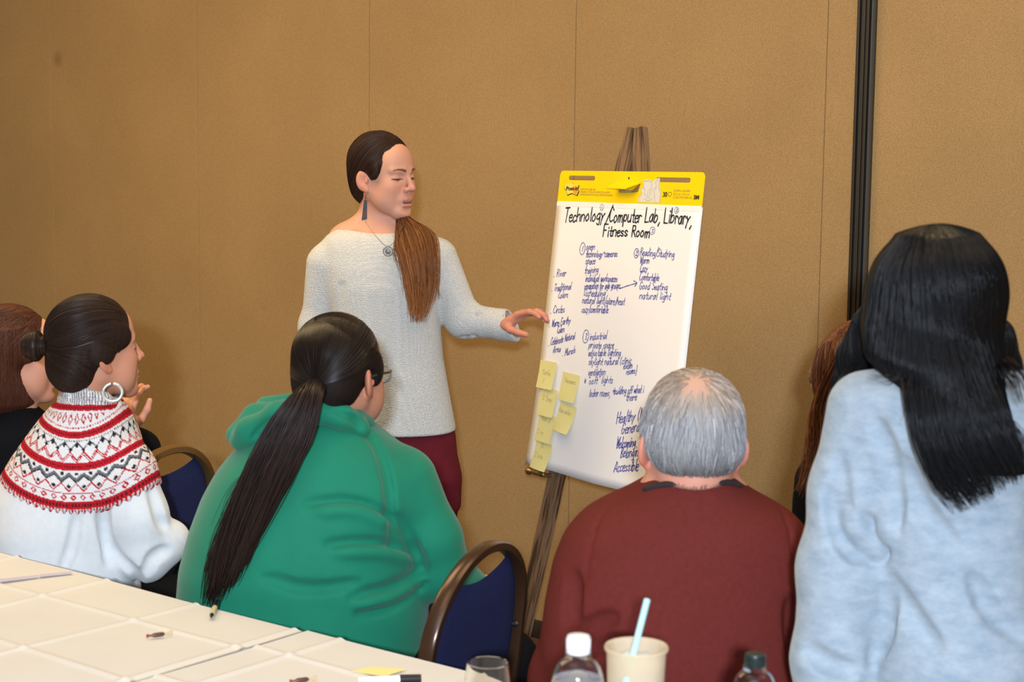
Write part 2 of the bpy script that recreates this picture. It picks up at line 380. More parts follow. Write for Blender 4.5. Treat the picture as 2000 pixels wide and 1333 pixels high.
# ---------------------------------------------------------------- handwriting: a one-stroke alphabet
GL = {'a': '658 38 17 05 13 33 45 58 53', 'b': '60D 03;06 28 48 56 44 23 03', 'c': '557 38 17 05 13 33 54', 'd': '658 38 17 05 13 33 55;5D 53',
'e': '506 46 48 28 07 05 13 33 54', 'f': '44C 3D 2C 23;08 48', 'g': '658 38 17 05 14 34 56;58 51 30 11', 'h': '60D 03;06 28 48 57 53', 'i': '218 13;1A 1B',
'j': '328 21 10 01;2A 2B', 'k': '50D 03;48 05;16 43', 'l': '21D 14 23', 'm': '808 03;06 28 37 33;36 58 77 73', 'n': '608 03;06 28 48 57 53', 'o': '638 17 05 13 33 55 47 38',
'p': '608 00;06 28 48 56 44 24 05', 'q': '658 38 17 05 14 34 56;58 50', 'r': '408 03;06 18 38 47', 's': '547 28 07 16 35 44 23 04', 't': '42C 24 33 43;08 48', 'u': '608 04 13 33 55;58 53',
'v': '508 23 48', 'w': '808 23 48 63 88', 'x': '508 53;03 58', 'y': '508 25;58 25 00', 'z': '508 48 03 53',
'A': '703 3D 63;16 56', 'B': '60D 03;0D 4C 4A 08;08 56 44 03', 'C': '76B 4D 2D 07 14 33 64', 'E': '60D 03 53;0D 5D;08 48', 'F': '60D 03;0D 6D;08 48', 'G': '76B 4D 1C 07 14 43 67 37',
'H': '70D 03;6D 63;08 68', 'L': '60D 03;03 63', 'M': '703 0D;0D 36;36 6D;6D 73', 'N': '703 0D;0D 63;63 6D', 'P': '60D 03;0D 4D 5B 49 08', 'R': '60D 03;0D 4D 5B 49 08;28 63', 'S': '66B 3D 0B 19 57 54 23 04',
'T': '70D 7D;4D 33', 'V': '70D 33;33 6D', 'W': '80D 23;23 4B;4B 63;63 8D', '1': '31D 13', '2': '60B 2D 5B 03;03 63', '3': '50C 3D 4B 28 45 33 04', '/': '45F 11', ',': '322 00', '.': '213 14', '*': '424 3A;1A 44;07 57', '"': '31D 1B;3D 3B',
'(': '42E 07 21', ')': '41E 37 11', '>': '608 58;3A 58 36', '-': '406 36', '\x01': '51D 15 45;25 45', ' ': '4'}
YC = '0123456789ABCDEFG'
def glyph_strokes(text):
    x = 0.0; out = []
    for ch in text:
        g = GL.get(ch, '4'); adv = int(g[0]) / 10.0; body = g[1:]
        jy = RNG.normal(0, 0.025); js = 1 + RNG.normal(0, 0.05)
        for st in (body.split(';') if body else []):
            pts = [((x + int(p[0]) / 10.0), ((YC.index(p[1]) - 3) / 10.0) * js + jy) for p in st.split()]
            out.append(pts)
        x += adv + 0.13
    return out, max(x - 0.13, 0.1)
def ribbon(paths, width, m, name, parent, zf, lift=0.0010):
    V = []; F = []
    for p in paths:
        p = np.asarray(p); n = len(p)
        if n < 2: continue
        T = np.gradient(p, axis=0); T /= np.linalg.norm(T, axis=1, keepdims=True) + 1e-9; N = np.stack([-T[:, 1], T[:, 0]], 1)
        p = p.copy(); p[0] -= T[0] * width * .4; p[-1] += T[-1] * width * .4
        o = len(V)
        for i in range(n):
            wv = width * 0.5 * (1.0 + 0.18 * math.sin(i * 1.3 + o))
            for s in (-1, 1):
                q = p[i] + N[i] * wv * s; V.append((q[0], q[1], zf(q[0], q[1]) + lift))
        for i in range(n - 1): F.append([o + 2 * i, o + 2 * i + 2, o + 2 * i + 3, o + 2 * i + 1])
    return raw(name, V, F, m, parent, None, None, False)
PAD_ZF = lambda u, v: 0.0004 + float(sheet_z(u, v))
def pad_uv2(px, py):                     # the same on the bowed front sheet
    d = ray(px, py); z = 0.0
    for _ in range(4):
        t = ((PAD_O + PN * z - CAM) @ PN) / (d @ PN); q = CAM + d * t - PAD_O; u, v = q @ PU, -(q @ PD); z = PAD_ZF(u, v)
    return np.array([u, v])
def write(text, p0, p1, hpx, wpx, m, slant=0.16, jit=0.02, parent=None, name='handwriting', zf=PAD_ZF):
    a = pad_uv2(*p0); b = pad_uv2(*p1); ex = b - a; strokes, W = glyph_strokes(text); h = hpx / 712.0; ey = np.array([0, h])
    paths = []
    for st in strokes:
        st = np.array([(x + slant * y * 0.8, y) for x, y in st]) + RNG.normal(0, jit, (len(st), 2))
        q = smooth_path(st, 5) if len(st) > 2 else smooth_path(st, 4)
        paths.append(a + np.outer(q[:, 0] / W, ex) + np.outer(q[:, 1], ey))
    return ribbon(paths, wpx / 712.0, m, name, parent or pad, zf)
def circled(cx, cy, rx, ry, d, h, lw=1.3):
    c = pad_uv2(cx, cy); ex = pad_uv2(cx + 1, cy) - c; t = np.linspace(0.4, 6.9, 26)
    ring = [c + ex * rx * math.cos(a) + np.array([0.0, 1 / 712.0]) * ry * math.sin(a) for a in t]
    ribbon([ring], lw / 712.0, M_INK, 'circled_number', pad, PAD_ZF)
    write(d, (cx - 1.6, cy + h / 2), (cx + 1.8, cy + h / 2), h, lw, M_INK, name='circled_number')
for t, a, b in (('Technology', (1102, 434), (1180, 431)), ('/', (1181, 434), (1190, 434)), ('Computer', (1190, 433), (1252, 435)), ('Lab,', (1260, 433), (1290, 433)), ('Library,', (1297, 434), (1352, 439)),
                ('Fitness', (1178, 462), (1226, 462)), ('Room', (1234, 462), (1269, 464))):
    write(t, a, b, 27 if t[0] not in 'FR' else 22, 2.8, M_BLACK, slant=0.10, jit=0.012, name='title_word')
circled(1176, 405, 3.4, 6, '1', 6, 1.0); circled(1322, 411, 4, 6, '2', 6, 1.0); circled(1274.5, 451, 5, 7, '3', 7, 1.0)
for t, x0, y0, x1, y1 in (
    ('open', 1144.5, 489, 1161.6, 488), ('technology>cameras', 1144.5, 502.5, 1206, 501.6), ('space', 1143.6, 516.6, 1162.5, 516), ('training', 1142, 534.6, 1168.5, 533), ('individual workspaces', 1143.6, 550, 1206, 550.5),
    ('separation for age groups', 1141.5, 565, 1211.4, 564), ('\x01scheduling', 1140, 579, 1182, 579), ('natural light/glare/heat', 1137.6, 592.6, 1219.5, 596), ('cozy/comfortable', 1136.4, 610.6, 1188, 611.5),
    ('Reading/Studying', 1250.4, 499.5, 1317, 503), ('Warm', 1250, 514, 1268, 515), ('Cozy', 1250, 531, 1264.5, 531), ('Comfortable', 1249, 547, 1287, 549), ('Good Seating', 1249, 565, 1303.5, 567), ('natural light', 1249, 584, 1309.5, 586),
    ('. River', 1081.5, 541, 1105, 540), ('. Traditional', 1077.6, 569.5, 1115.4, 565), ('Colors', 1090.5, 583, 1109.4, 581), ('. Circles', 1075.5, 613, 1103, 610), ('. Warm Earthy', 1073.4, 640, 1114, 632), ('Colors', 1088.4, 651, 1102.5, 649),
    ('. Celebrate Natural', 1071.6, 676, 1122.6, 662), ('Area', 1080, 690, 1095, 687), ('. Murals', 1098.6, 696, 1124, 690),
    ('industrial', 1152, 664.6, 1185, 662), ('private space', 1150, 680.5, 1198.5, 680.5), ('adjustable lighting', 1149, 695.5, 1212, 696), ('skylight natural (clinic', 1149.6, 714, 1233, 711), ('exam', 1218, 721, 1235, 720), ('rooms)', 1223.4, 732.4, 1243.5, 730),
    ('ventilation', 1149, 734, 1182, 733), ('* "soft" lights', 1140.6, 751, 1197, 748.6), ('locker rooms,', 1151, 775, 1192.5, 774), ('>building off what i', 1196, 770.5, 1257, 768), ('there', 1222.5, 783, 1243.5, 782),
    ('Healthy (M', 1203.6, 828, 1256, 818), ('Generati', 1213.5, 848.5, 1256, 841), ('Welcoming', 1203.6, 876, 1241, 872), ('Belonging', 1212, 895, 1251, 891), ('Accessible', 1199, 922.5, 1246.5, 920)):
    big = y0 > 800
    write(t, (x0, y0), (x1, y1), 21 if big else 14.5, 1.6 if big else 1.25, M_INK, slant=0.28)
circled(1138, 486, 5, 12, '1', 11); circled(1243.5, 495, 4.5, 9, '2', 9); circled(1144.5, 657.5, 5.5, 13, '3', 12)
def pline(pts, lw=1.4, m=M_INK, name='arrow', zf=PAD_ZF): return ribbon([smooth_path([pad_uv(*q) for q in s], 6) for s in pts], lw / 712.0, m, name, pad, zf)
pline([[(1212, 564), (1226, 559), (1245, 553.5)], [(1239, 549), (1245.5, 553), (1241, 560)]])
# ---------------------------------------------------------------- print on the yellow header
Z1 = 0.0012; ZH = lambda u, v: Z1
def hu(px, py): q = pad_uv(px, py); return (q[0], q[1], Z1)
def poly_px(name, pts, m, z=Z1, lift=0.0):
    V = [(*pad_uv(*q), z + lift) for q in pts]; return raw(name, V, [list(range(len(V)))], m, pad, None, None, False)
lx = lambda x, y: (1080 + x / 6.45, 320 + y / 6.45)
logo = [lx(*q) for q in ((150, 262), (205, 245), (238, 230), (262, 258), (330, 268), (318, 320), (330, 345), (305, 400), (243, 372), (185, 395), (170, 340), (146, 300))]
c0 = np.mean(logo, axis=0)
poly_px('logo', [(c0 + (np.array(q) - c0) * 1.05 + np.array([0.5, 1.0])) for q in logo], M_DARKP)
poly_px('logo', [(c0 + (np.array(q) - c0) * 0.97) for q in logo], M_LOGO, lift=0.0003)
poly_px('logo', [lx(*q) for q in ((262, 285), (318, 280), (310, 320), (316, 350), (298, 388), (262, 372))], M_ORANGE, lift=0.0005)
def ptext(s, x0, y0, x1, hpx, m, bold=0.0, name='printed_text', lift=0.0008):
    a = pad_uv(x0, y0); b = pad_uv(x1, y0 + (x1 - x0) * 0.03); size = hpx / 712.0 / 0.70
    o = print_text(name, s, size, m, pad, (a[0], a[1], Z1 + lift), 1.0, bold); wd = max(v.co.x for v in o.data.vertices); o.scale = ((b[0] - a[0]) / wd, 1, 1); return o
ptext('Post-it', 1106.5, 371.6, 1129.5, 7.2, M_DARKP, 0.0005, 'logo', 0.0008)
ptext('SUPER STICKY EASEL PAD', 1134, 371.5, 1164, 3.6, M_GREY); ptext('TABLEAU A FEUILLES SUPERCOLLANTES', 1133.5, 376.3, 1192, 3.6, M_GREY); ptext('SUPERADHESIVAS DE HOJAS REPOSICIONABLES', 1133, 381.6, 1197, 3.6, M_GREY)
ptext('30', 1295, 384.5, 1303.5, 9, M_DARKP, 0.0004)
pline([[(1307, 383), (1305.6, 380), (1307.5, 376.5), (1311, 376), (1312.8, 379), (1311, 382.5), (1309, 384), (1307, 383)]], 0.8, M_DARKP, 'logo', ZH)
ptext('25 IN/PO x 30 IN/PO', 1316, 374.5, 1349, 4.2, M_GREY); ptext('63,5 cm x 76,2 cm', 1315.5, 381, 1347, 4.2, M_GREY); ptext('5.2 SQ FT/PI (0,48 m2)', 1315, 387.5, 1352, 4.2, M_GREY)
ptext('3M', 1355, 389.3, 1366, 7.4, M_DARKP, 0.0006)
fig = [lx(*q) for q in ((1070, 484), (1085, 420), (1118, 385), (1108, 330), (1128, 298), (1150, 290), (1140, 215), (1185, 196), (1245, 208), (1262, 235), (1285, 205), (1325, 185), (1352, 180), (1352, 300), (1366, 350), (1358, 490), (1200, 488))]
poly_px('picture', fig, M_WPRINT, lift=0.0004)
pline([[lx(*q) for q in s] for s in (((1085, 480), (1098, 420), (1128, 390), (1115, 340), (1145, 302), (1168, 335), (1160, 380), (1185, 410)), ((1150, 300), (1152, 225), (1240, 225), (1250, 290), (1215, 340)),
      ((1290, 485), (1285, 330), (1312, 300), (1305, 230), (1330, 205), (1345, 240), (1342, 310), (1360, 360), (1352, 485)), ((1160, 440), (1210, 470), (1260, 440)), ((1205, 350), (1195, 440)), ((1270, 310), (1230, 380), (1215, 450)))], 0.55, M_GREY, 'picture', lambda u, v: Z1 + 0.0006)
# pop-up tab folded out of the header
def flap():
    q = [pad_uv(*lx(*a)) for a in ((820, 222), (1112, 240), (1010, 332), (782, 322))]; zz = [0.002, 0.002, 0.030, 0.030]
    V = [(a[0], a[1], z) for a, z in zip(q, zz)]; V += [(v[0], v[1] - 0.0015, v[2] - 0.001) for v in V]
    F = [[0, 1, 2, 3][::-1], [4, 5, 6, 7], [0, 1, 5, 4], [1, 2, 6, 5], [2, 3, 7, 6], [3, 0, 4, 7]]
    raw('pop_up_tab', V, F, M_YEL, pad, None, None, False)
    poly_px('tab_recess', [lx(*a) for a in ((835, 335), (1005, 338), (1112, 242), (1075, 355), (1000, 366), (842, 362))], M_KRAFT, lift=0.0002)
    poly_px('tab_label', [lx(*a) for a in ((835, 333), (1003, 338), (1000, 366), (842, 362))], mat('grey_print', (0.20, 0.20, 0.17), 0.6), lift=0.0006)
    ptext('TO USE EASEL PAD', lx(850, 358)[0], lx(850, 357)[1], lx(990, 358)[0], 2.4, M_WPRINT, name='printed_text', lift=0.0010)
flap()
# ---------------------------------------------------------------- sticky notes on the pad
M_NOTE = mat('pale_yellow_note_paper', (0.80, 0.72, 0.30), 0.7, spec=0.25)
M_PENCIL = mat('grey_pencil', (0.42, 0.38, 0.20), 0.7)
def sticky(px, py, ang, label, lines, curl=0.008, w=0.079, lay=0.0):
    a = pad_uv2(px, py); zs = PAD_ZF(a[0], a[1] - 0.03) + 0.0012 + lay
    zw = PAD_O + PU * a[0] - PD * a[1] + PN * zs
    o = root('sticky_note', label, 'sticky note', group='sticky notes on the flip chart'); M = pad_matrix(zw) @ Matrix.Rotation(math.radians(ang), 4, 'Z'); o.matrix_world = M
    V = []; F = []; n = 9
    zf = lambda x, y: curl * max(0.0, -y / w) ** 2 * (0.6 + 0.4 * math.sin(x * 30)) + (PAD_ZF(a[0], a[1] + y) - PAD_ZF(a[0], a[1] - .03)) * 0 + 0.022 * ((-y) / 0.4)*0.4
    for i in range(n):
        for j in range(6): x = w * j / 5; y = -w * i / (n - 1); V.append((x, y, zf(x, y)))
    for i in range(n - 1):
        for j in range(5): b = i * 6 + j; F.append([b, b + 6, b + 7, b + 1])
    sh = raw('paper', V, F, M_NOTE, o, None, None, False); md = sh.modifiers.new('thickness', 'SOLIDIFY'); md.thickness = 0.0003
    for k, (t, x0, x1, y) in enumerate(lines):
        st, W = glyph_strokes(t); paths = [np.array([(w * (x0 + (x1 - x0) * x / W), -w * y + yy * 0.014) for x, yy in s]) for s in st]
        ribbon([smooth_path(p, 4) for p in paths], 0.0013, M_PENCIL, 'pencil_writing', o, zf, 0.0006)
    return o
sticky(1059, 703, -1, 'topmost yellow sticky note of the left column on the flip chart', [('Safe', .25, .75, .5), ('1', .4, .46, .8)], lay=0.0035)
sticky(1060, 756, -1.5, 'second yellow sticky note from the top of the left column on the flip chart', [('2 Stay', .2, .8, .45)], lay=0.0025)
sticky(1056.5, 806, -2.5, 'third yellow sticky note from the top of the left column on the flip chart', [('Mat 2', .2, .75, .25), ('3 in', .1, .5, .75)], lay=0.0025)
sticky(1051, 859, -3.5, 'bottom yellow sticky note of the left column on the flip chart, lowest of all', [('12', .35, .5, .2), ('2 lots', .1, .65, .6)], curl=0.016, lay=0.0025)
sticky(1102, 726, -3, 'upper yellow sticky note of the right pair on the flip chart', [('Veneers', .2, .85, .35), ('5', .45, .55, .75)], lay=0.002)
sticky(1097, 785, -5, 'lower curling yellow sticky note of the right pair on the flip chart', [('Nevada', .05, .75, .35), ('5', .35, .45, .7)], curl=0.022, lay=0.0025)
# ================================================================ banquet chairs, tables, things on the tables
M_BLUE = mat('navy_blue_chair_fabric', (0.020, 0.026, 0.085), 0.9, var=0.35, vscale=420, bump=0.35, bscale=420, spec=0.15)
M_FRAME = mat('brown_enamel_metal', (0.060, 0.028, 0.014), 0.25, metal=0.35, spec=0.6)
M_GOLD = mat('bronze_gold_metal', (0.30, 0.175, 0.055), 0.26, metal=0.7)
M_STEEL = mat('steel_screw', (0.5, 0.5, 0.5), 0.25, metal=1.0)
M_SHOEB = mat('black_shoe', (0.012, 0.012, 0.013), 0.4)
def chair(label, back_c, seat_dir, fm, top=0.895, width=0.42, group='banquet chairs'):
    """back_c = ground point under the backrest's middle; seat_dir = the way the chair faces"""
    s = np.array([*seat_dir, 0.0]); s /= np.linalg.norm(s)
    o = root('banquet_chair', label, 'chair', (back_c[0], back_c[1], 0), group)
    o.rotation_euler = (0, 0, math.atan2(s[1], s[0]) - math.pi / 2)            # local +y = facing
    hw = width / 2; lean = -0.10
    def bp(x, z): return np.array([x, (z - 0.46) * lean * 1.2 if z > 0.46 else 0.0, z])
    arch = [bp(-hw * 0.80, 0.02), bp(-hw * 0.84, 0.25), bp(-hw * 0.93, 0.46), bp(-hw, 0.60), bp(-hw * 0.985, 0.70)]
    for a in np.linspace(165, 15, 11):
        arch.append(bp(hw * math.cos(math.radians(a)) * 1.0, 0.70 + (top - 0.70) * math.sin(math.radians(a)) ** 0.85))
    arch += [bp(hw * 0.985, 0.70), bp(hw, 0.60), bp(hw * 0.93, 0.46), bp(hw * 0.84, 0.25), bp(hw * 0.80, 0.02)]
    path = smooth_path(arch, 5)
    # rectangular section swept along the arch
    T = np.gradient(path, axis=0); T /= np.linalg.norm(T, axis=1, keepdims=True); yv = np.array([0, 1.0, 0.0]); V = []; F = []
    sec = [(-1, -.7), (-.7, -1), (.7, -1), (1, -.7), (1, .7), (.7, 1), (-.7, 1), (-1, .7)]
    for p, t in zip(path, T):
        n = np.cross(t, yv); n /= np.linalg.norm(n); b = np.cross(n, t)
        for (a, c) in sec: V.append(p + n * 0.0095 * a + b * 0.0145 * c)
    m = 8
    for i in range(len(path) - 1):
        for k in range(m): F.append([i * m + k, i * m + (k + 1) % m, (i + 1) * m + (k + 1) % m, (i + 1) * m + k])
    F += [list(range(m))[::-1], [(len(path) - 1) * m + k for k in range(m)]]
    mb = MB(); mb.add(V, F); mb.build('back_frame', fm, o)
    # padded back panel with a scooped top
    xs = np.linspace(-1, 1, 17); zlow = 0.50; rows = 13; ztop = lambda x: 0.832 + 0.026 * abs(x) ** 1.6
    Vf = []
    for side in (1, -1):
        for i in range(rows):
            for x in xs:
                t = i / (rows - 1); zt = ztop(x); z = zlow + (zt - zlow) * t
                lim = hw - 0.012
                if z > 0.70: lim = (hw - 0.012) * math.sqrt(max(0.05, 1 - ((z - 0.70) / (top - 0.70)) ** 2.3))
                e = max(abs(x), abs(2 * t - 1)); th = (0.022 if side > 0 else 0.007) * math.sqrt(max(0.0, 1 - e ** 8))
                q = bp(x * lim, z); q[1] += side * th + 0.004; Vf.append(q)
    N = len(xs); Ff = []; R = rows * N
    for i in range(rows - 1):
        for j in range(N - 1):
            a = i * N + j; Ff.append([a, a + N, a + N + 1, a + 1]); b = a + R; Ff.append([b, b + 1, b + N + 1, b + N])
    raw('back_panel', Vf, Ff, M_BLUE, o)
    for sx in (-1, 1):
        for zz in (0.70,):
            q = bp(sx * (hw - 0.024), zz); MB().lathe([(0.0065, -0.004), (0.0065, 0.003), (0.003, 0.006), (0.0001, 0.0065)], 12, (0, 0, 0), Matrix.Rotation(math.radians(90), 3, 'X')).build('screw', M_STEEL, o, loc=(q[0], q[1] - 0.006, q[2]))
            MB().box((0, 0, 0), (0.022, 0.006, 0.010)).build('bracket', M_SHOEB, o, loc=(q[0] + sx * 0.008, q[1] - 0.004, q[2]))
    # seat cushion
    Vs = []; n = 15
    for side in (1, -1):
        for i in range(n):
            for j in range(n):
                x = -1 + 2 * j / (n - 1); y = -1 + 2 * i / (n - 1); e = (abs(x) ** 6 + abs(y) ** 6) ** (1 / 6)
                k = 1 / max(1, e); h = math.sqrt(max(0, 1 - min(1, e) ** 6)); Vs.append((x * k * 0.205 * (1.06 - 0.06 * y * -1), 0.235 + y * k * 0.205, 0.435 + (0.035 * h if side > 0 else -0.012 * h)))
    Fs = []; R = n * n
    for i in range(n - 1):
        for j in range(n - 1): a = i * n + j; Fs.append([a, a + 1, a + n + 1, a + n]); b = a + R; Fs.append([b, b + n, b + n + 1, b + 1])
    raw('seat', Vs, Fs, M_BLUE, o)
    for sx in (-1, 1):
        MB().tube(smooth_path([(sx * 0.19, 0.0, 0.415), (sx * 0.19, 0.36, 0.415), (sx * 0.185, 0.405, 0.39), (sx * 0.19, 0.42, 0.2), (sx * 0.195, 0.43, 0.012)], 5), 0.0115, 8).build('leg', fm, o)
    MB().tube([(-0.19, 0.30, 0.405), (0.19, 0.30, 0.405)], 0.010, 8).build('seat_rail', fm, o)
    return o
_bn = P(800, 1270, 3.13); _bf = P(985, 1150, 3.50)
chair('brown-framed navy banquet chair in front of the green hoodie, scooped backrest', ((_bn[0] + _bf[0]) / 2, (_bn[1] + _bf[1]) / 2), (-0.91, 0.40), M_FRAME)
_bn = P(188, 960, 4.09); _bf = P(391, 960, 4.46)
chair('navy banquet chair with bronze gold arched frame beside the red patterned sweater', ((_bn[0] + _bf[0]) / 2, (_bn[1] + _bf[1]) / 2), (-0.906, 0.423), M_GOLD)
# ---------------------------------------------------------------- two tables in one row, each under a white cloth
M_CLOTH = mat('white_table_linen', (0.64, 0.63, 0.60), 0.85, var=0.02, vscale=9, bump=0.10, bscale=30, spec=0.2)
M_WOOD = mat('plywood_table', (0.35, 0.24, 0.13), 0.6, var=0.15, vscale=20)
M_LEGM = mat('black_metal_leg', (0.02, 0.02, 0.02), 0.4, metal=0.6)
E0 = PZ(0, 1075, 0.76)[:2]; E1 = PZ(593, 1229, 0.76)[:2]; ED = (E1 - E0) / np.linalg.norm(E1 - E0); EN = np.array([ED[1], -ED[0]])
if EN @ (-E1) < 0: EN = -EN
TW = 0.76
def folding_table(corner, length, label, clabel, seed, folds_t, folds_w, back=True):
    """corner = far corner on the joint; the table runs from it along ED by length (signed)"""
    rng = np.random.default_rng(seed); sg = 1 if length > 0 else -1; Lx = abs(length)
    X = np.array([*(ED * sg), 0]); Yv = np.array([*EN, 0]); M = Matrix((tuple(X), tuple(Yv), (0, 0, 1))).transposed()
    o = root('folding_table', label, 'table', (corner[0], corner[1], 0), 'folding tables')
    Mx = M.to_4x4()
    def put(ob): ob.matrix_local = Mx; return ob
    put(MB().box((Lx / 2, TW / 2, 0.737), (Lx - 0.004, TW, 0.03), bev=0.004).build('tabletop', M_WOOD, o, False))
    for x in (0.18, Lx - 0.18):
        for y in (0.10, TW - 0.10): put(MB().tube([(x, y, 0.0), (x, y, 0.722)], 0.014, 10).build('leg', M_LEGM, o))
        put(MB().tube([(x, 0.10, 0.25), (x, TW - 0.10, 0.25)], 0.010, 8).build('crossbar', M_LEGM, o))
    # tablecloth: top with pressed fold ridges plus a hanging skirt
    nx = int(Lx / 0.0055); ny = int(TW / 0.0055); V = []; F = []
    def zf(x, y):
        z = 0.7545
        for f in folds_t: z += 0.0034 * math.exp(-((x - f[0] - f[2] * y) / f[1]) ** 2)
        for f in folds_w: z += 0.0034 * math.exp(-((y - f[0] - f[2] * x) / f[1]) ** 2)
        return z + 0.0012 * math.sin(x * 7.1 + seed) * math.sin(y * 9.3 + x * 3)
    for i in range(nx + 1):
        for j in range(ny + 1):
            x = Lx * i / nx; y = TW * j / ny; V.append((x, y, zf(x, y)))
    for i in range(nx):
        for j in range(ny): a = i * (ny + 1) + j; F.append([a, a + ny + 1, a + ny + 2, a + 1] if True else 0)
    # skirt
    ring = [(i, 0) for i in range(nx + 1)] + [(nx, j) for j in range(1, ny + 1)] + [(i, ny) for i in range(nx - 1, -1, -1)] + [(0, j) for j in range(ny - 1, 0, -1)]
    lv = [(0.004, 0.006), (0.006, 0.03), (0.010, 0.12), (0.016, 0.26)]; prev = [i * (ny + 1) + j for i, j in ring]; n = len(ring)
    for (outw, drop) in lv:
        cur = []
        for q, (i, j) in enumerate(ring):
            x = Lx * i / nx; y = TW * j / ny; ox = (-1 if i == 0 else 1 if i == nx else 0); oy = (-1 if j == 0 else 1 if j == ny else 0)
            if (i == 0 or i == nx) and True: ox *= (0.0 if i == 0 else 1.0)
            wv = outw * (1 + 0.55 * math.sin(q * 0.075 + seed) * min(1, drop * 6))
            cur.append(len(V)); V.append((x + ox * wv, y + oy * wv, 0.7545 - drop))
        for q in range(n): F.append([prev[q], prev[(q + 1) % n], cur[(q + 1) % n], cur[q]])
        prev = cur
    c = raw('tablecloth', V, F, M_CLOTH); c.matrix_world = Matrix.Translation((corner[0], corner[1], 0)) @ Mx
    md = c.modifiers.new('thickness', 'SOLIDIFY'); md.thickness = 0.001; md.offset = 1
    tag(c, clabel, 'tablecloth', 'white tablecloths'); return o, M
folding_table(E1 - ED * 0.001, -1.83, 'folding table at the left under a creased white cloth', 'creased white cloth on the left table, black pen lying on it', 3,
              [(0.02, 0.007, 0.0), (0.29, 0.006, 0.02), (0.56, 0.0075, 0.0), (0.86, 0.006, -0.02), (1.18, 0.006, 0)], [(0.15, 0.006, 0.02), (0.40, 0.007, 0.0), (0.62, 0.006, 0.0)])
folding_table(E1 + ED * 0.001 + EN * -0.010, 1.83, 'folding table at the right carrying the bottles and the iced drink', 'white cloth on the right table, under the bottles and the iced drink', 5,
              [(0.085, 0.007, 0.0), (0.42, 0.006, 0.02), (0.9, 0.006, 0.0)], [(0.13, 0.006, 0.02), (0.36, 0.007, 0.0), (0.6, 0.006, 0.0)])
TZ = 0.7575
def on_table(px, py, dz=0.0): return PZ(px, py, TZ + dz)
# papers' printed marks and small things lying on the cloth
M_PENBLK = mat('black_pen_plastic', (0.010, 0.010, 0.012), 0.3); M_PENBODY = mat('cream_pen_barrel', (0.62, 0.55, 0.33), 0.4); M_WHITEP = mat('white_plastic', (0.85, 0.85, 0.86), 0.35)
def lying(name, label, cat, a, b, segs, r):
    a = np.array(a); b = np.array(b); d = b - a; L = np.linalg.norm(d); o = root(name, label, cat, a); 
    for (nm, t0, t1, r0, r1, m) in segs:
        p = [d * t0, d * (t0 * .5 + t1 * .5), d * t1]; MB().tube(p, [r0, (r0 + r1) / 2, r1], 14).build(nm, m, o)
    return o
a = on_table(412, 1206, 0.005); b = on_table(424, 1177, 0.005)
pn = lying('pen', 'cream and black ballpoint pen near the end of the long ponytail', 'pen', a, b, [('tip', 0.0, 0.14, 0.0015, 0.0045, M_PENBLK), ('barrel', 0.14, 0.62, 0.005, 0.0052, M_PENBODY), ('cap', 0.62, 1.0, 0.0056, 0.0052, M_PENBLK)], 0.005)
a = on_table(700, 1331, 0.0075); b = on_table(822, 1326, 0.0075)
lying('marker', 'white marker with black cap lying near the drinking glass', 'marker', a, b, [('barrel', 0.0, 0.66, 0.0070, 0.0072, M_WHITEP), ('cap', 0.66, 1.0, 0.0078, 0.0070, M_PENBLK)], 0.007)
def flat_quad(name, label, cat, pts, m, h=0.0006, z=0.0):
    q = [on_table(x, y, z) for x, y in pts]; c = np.mean(q, axis=0); V = [v - c for v in q] + [v - c + np.array([0, 0, h]) for v in q]; n = len(q)
    F = [list(range(n))[::-1], list(range(n, 2 * n))] + [[i, (i + 1) % n, n + (i + 1) % n, n + i] for i in range(n)]
    o = raw(name, V, F, m, None, None, None, False, loc=c); tag(o, label, cat); return o
flat_quad('sticky_note', 'pale yellow sticky note lying flat on the white cloth near the marker', 'sticky note', [(686, 1313), (722, 1304), (794, 1308), (752, 1322)], M_NOTE, z=0.002)
M_LAV = mat('lavender_paper', (0.50, 0.46, 0.62), 0.7)
flat_quad('paper_strip', 'longer lavender paper strip at the left edge on the white cloth', 'paper strip', [(0, 1132), (74, 1124), (76, 1127), (0, 1137)], M_LAV, z=0.003)
flat_quad('paper_strip', 'shorter lavender paper strip ending beside the white sweater on the cloth', 'paper strip', [(77, 1123), (138, 1117.5), (142, 1120), (78, 1127)], M_LAV, z=0.003)
def wrapper(px, py, label):
    c = on_table(px, py, 0.004); o = root('candy', label, 'candy', c, 'wrapped candies')
    ex = (on_table(px + 12, py - 1.5) - on_table(px - 12, py + 1.5)); L = np.linalg.norm(ex); ex /= L
    MB().tube([ex * -0.014, ex * -0.008, ex * 0.0, ex * 0.008, ex * 0.012], [0.0015, 0.004, 0.0042, 0.004, 0.0015], 10).build('sweet', mat('brown_wrapper', (0.10, 0.045, 0.03), 0.35), o)
    MB().tube([ex * 0.012, ex * 0.018, ex * 0.025], [0.002, 0.004, 0.006], 8, ry=[0.0012] * 3).build('wrapper_end', mat('tan_wrapper', (0.55, 0.42, 0.25), 0.4), o)
    MB().tube([ex * -0.014, ex * -0.018, ex * -0.022], [0.0015, 0.003, 0.004], 8, ry=[0.001] * 3).build('wrapper_end', mat('dark_red_wrapper', (0.30, 0.06, 0.04), 0.4), o)
wrapper(309, 1240.5, 'small brown wrapped candy in the middle of the left cloth'); wrapper(590, 1329, 'small brown wrapped candy by the bottom edge on the right cloth')
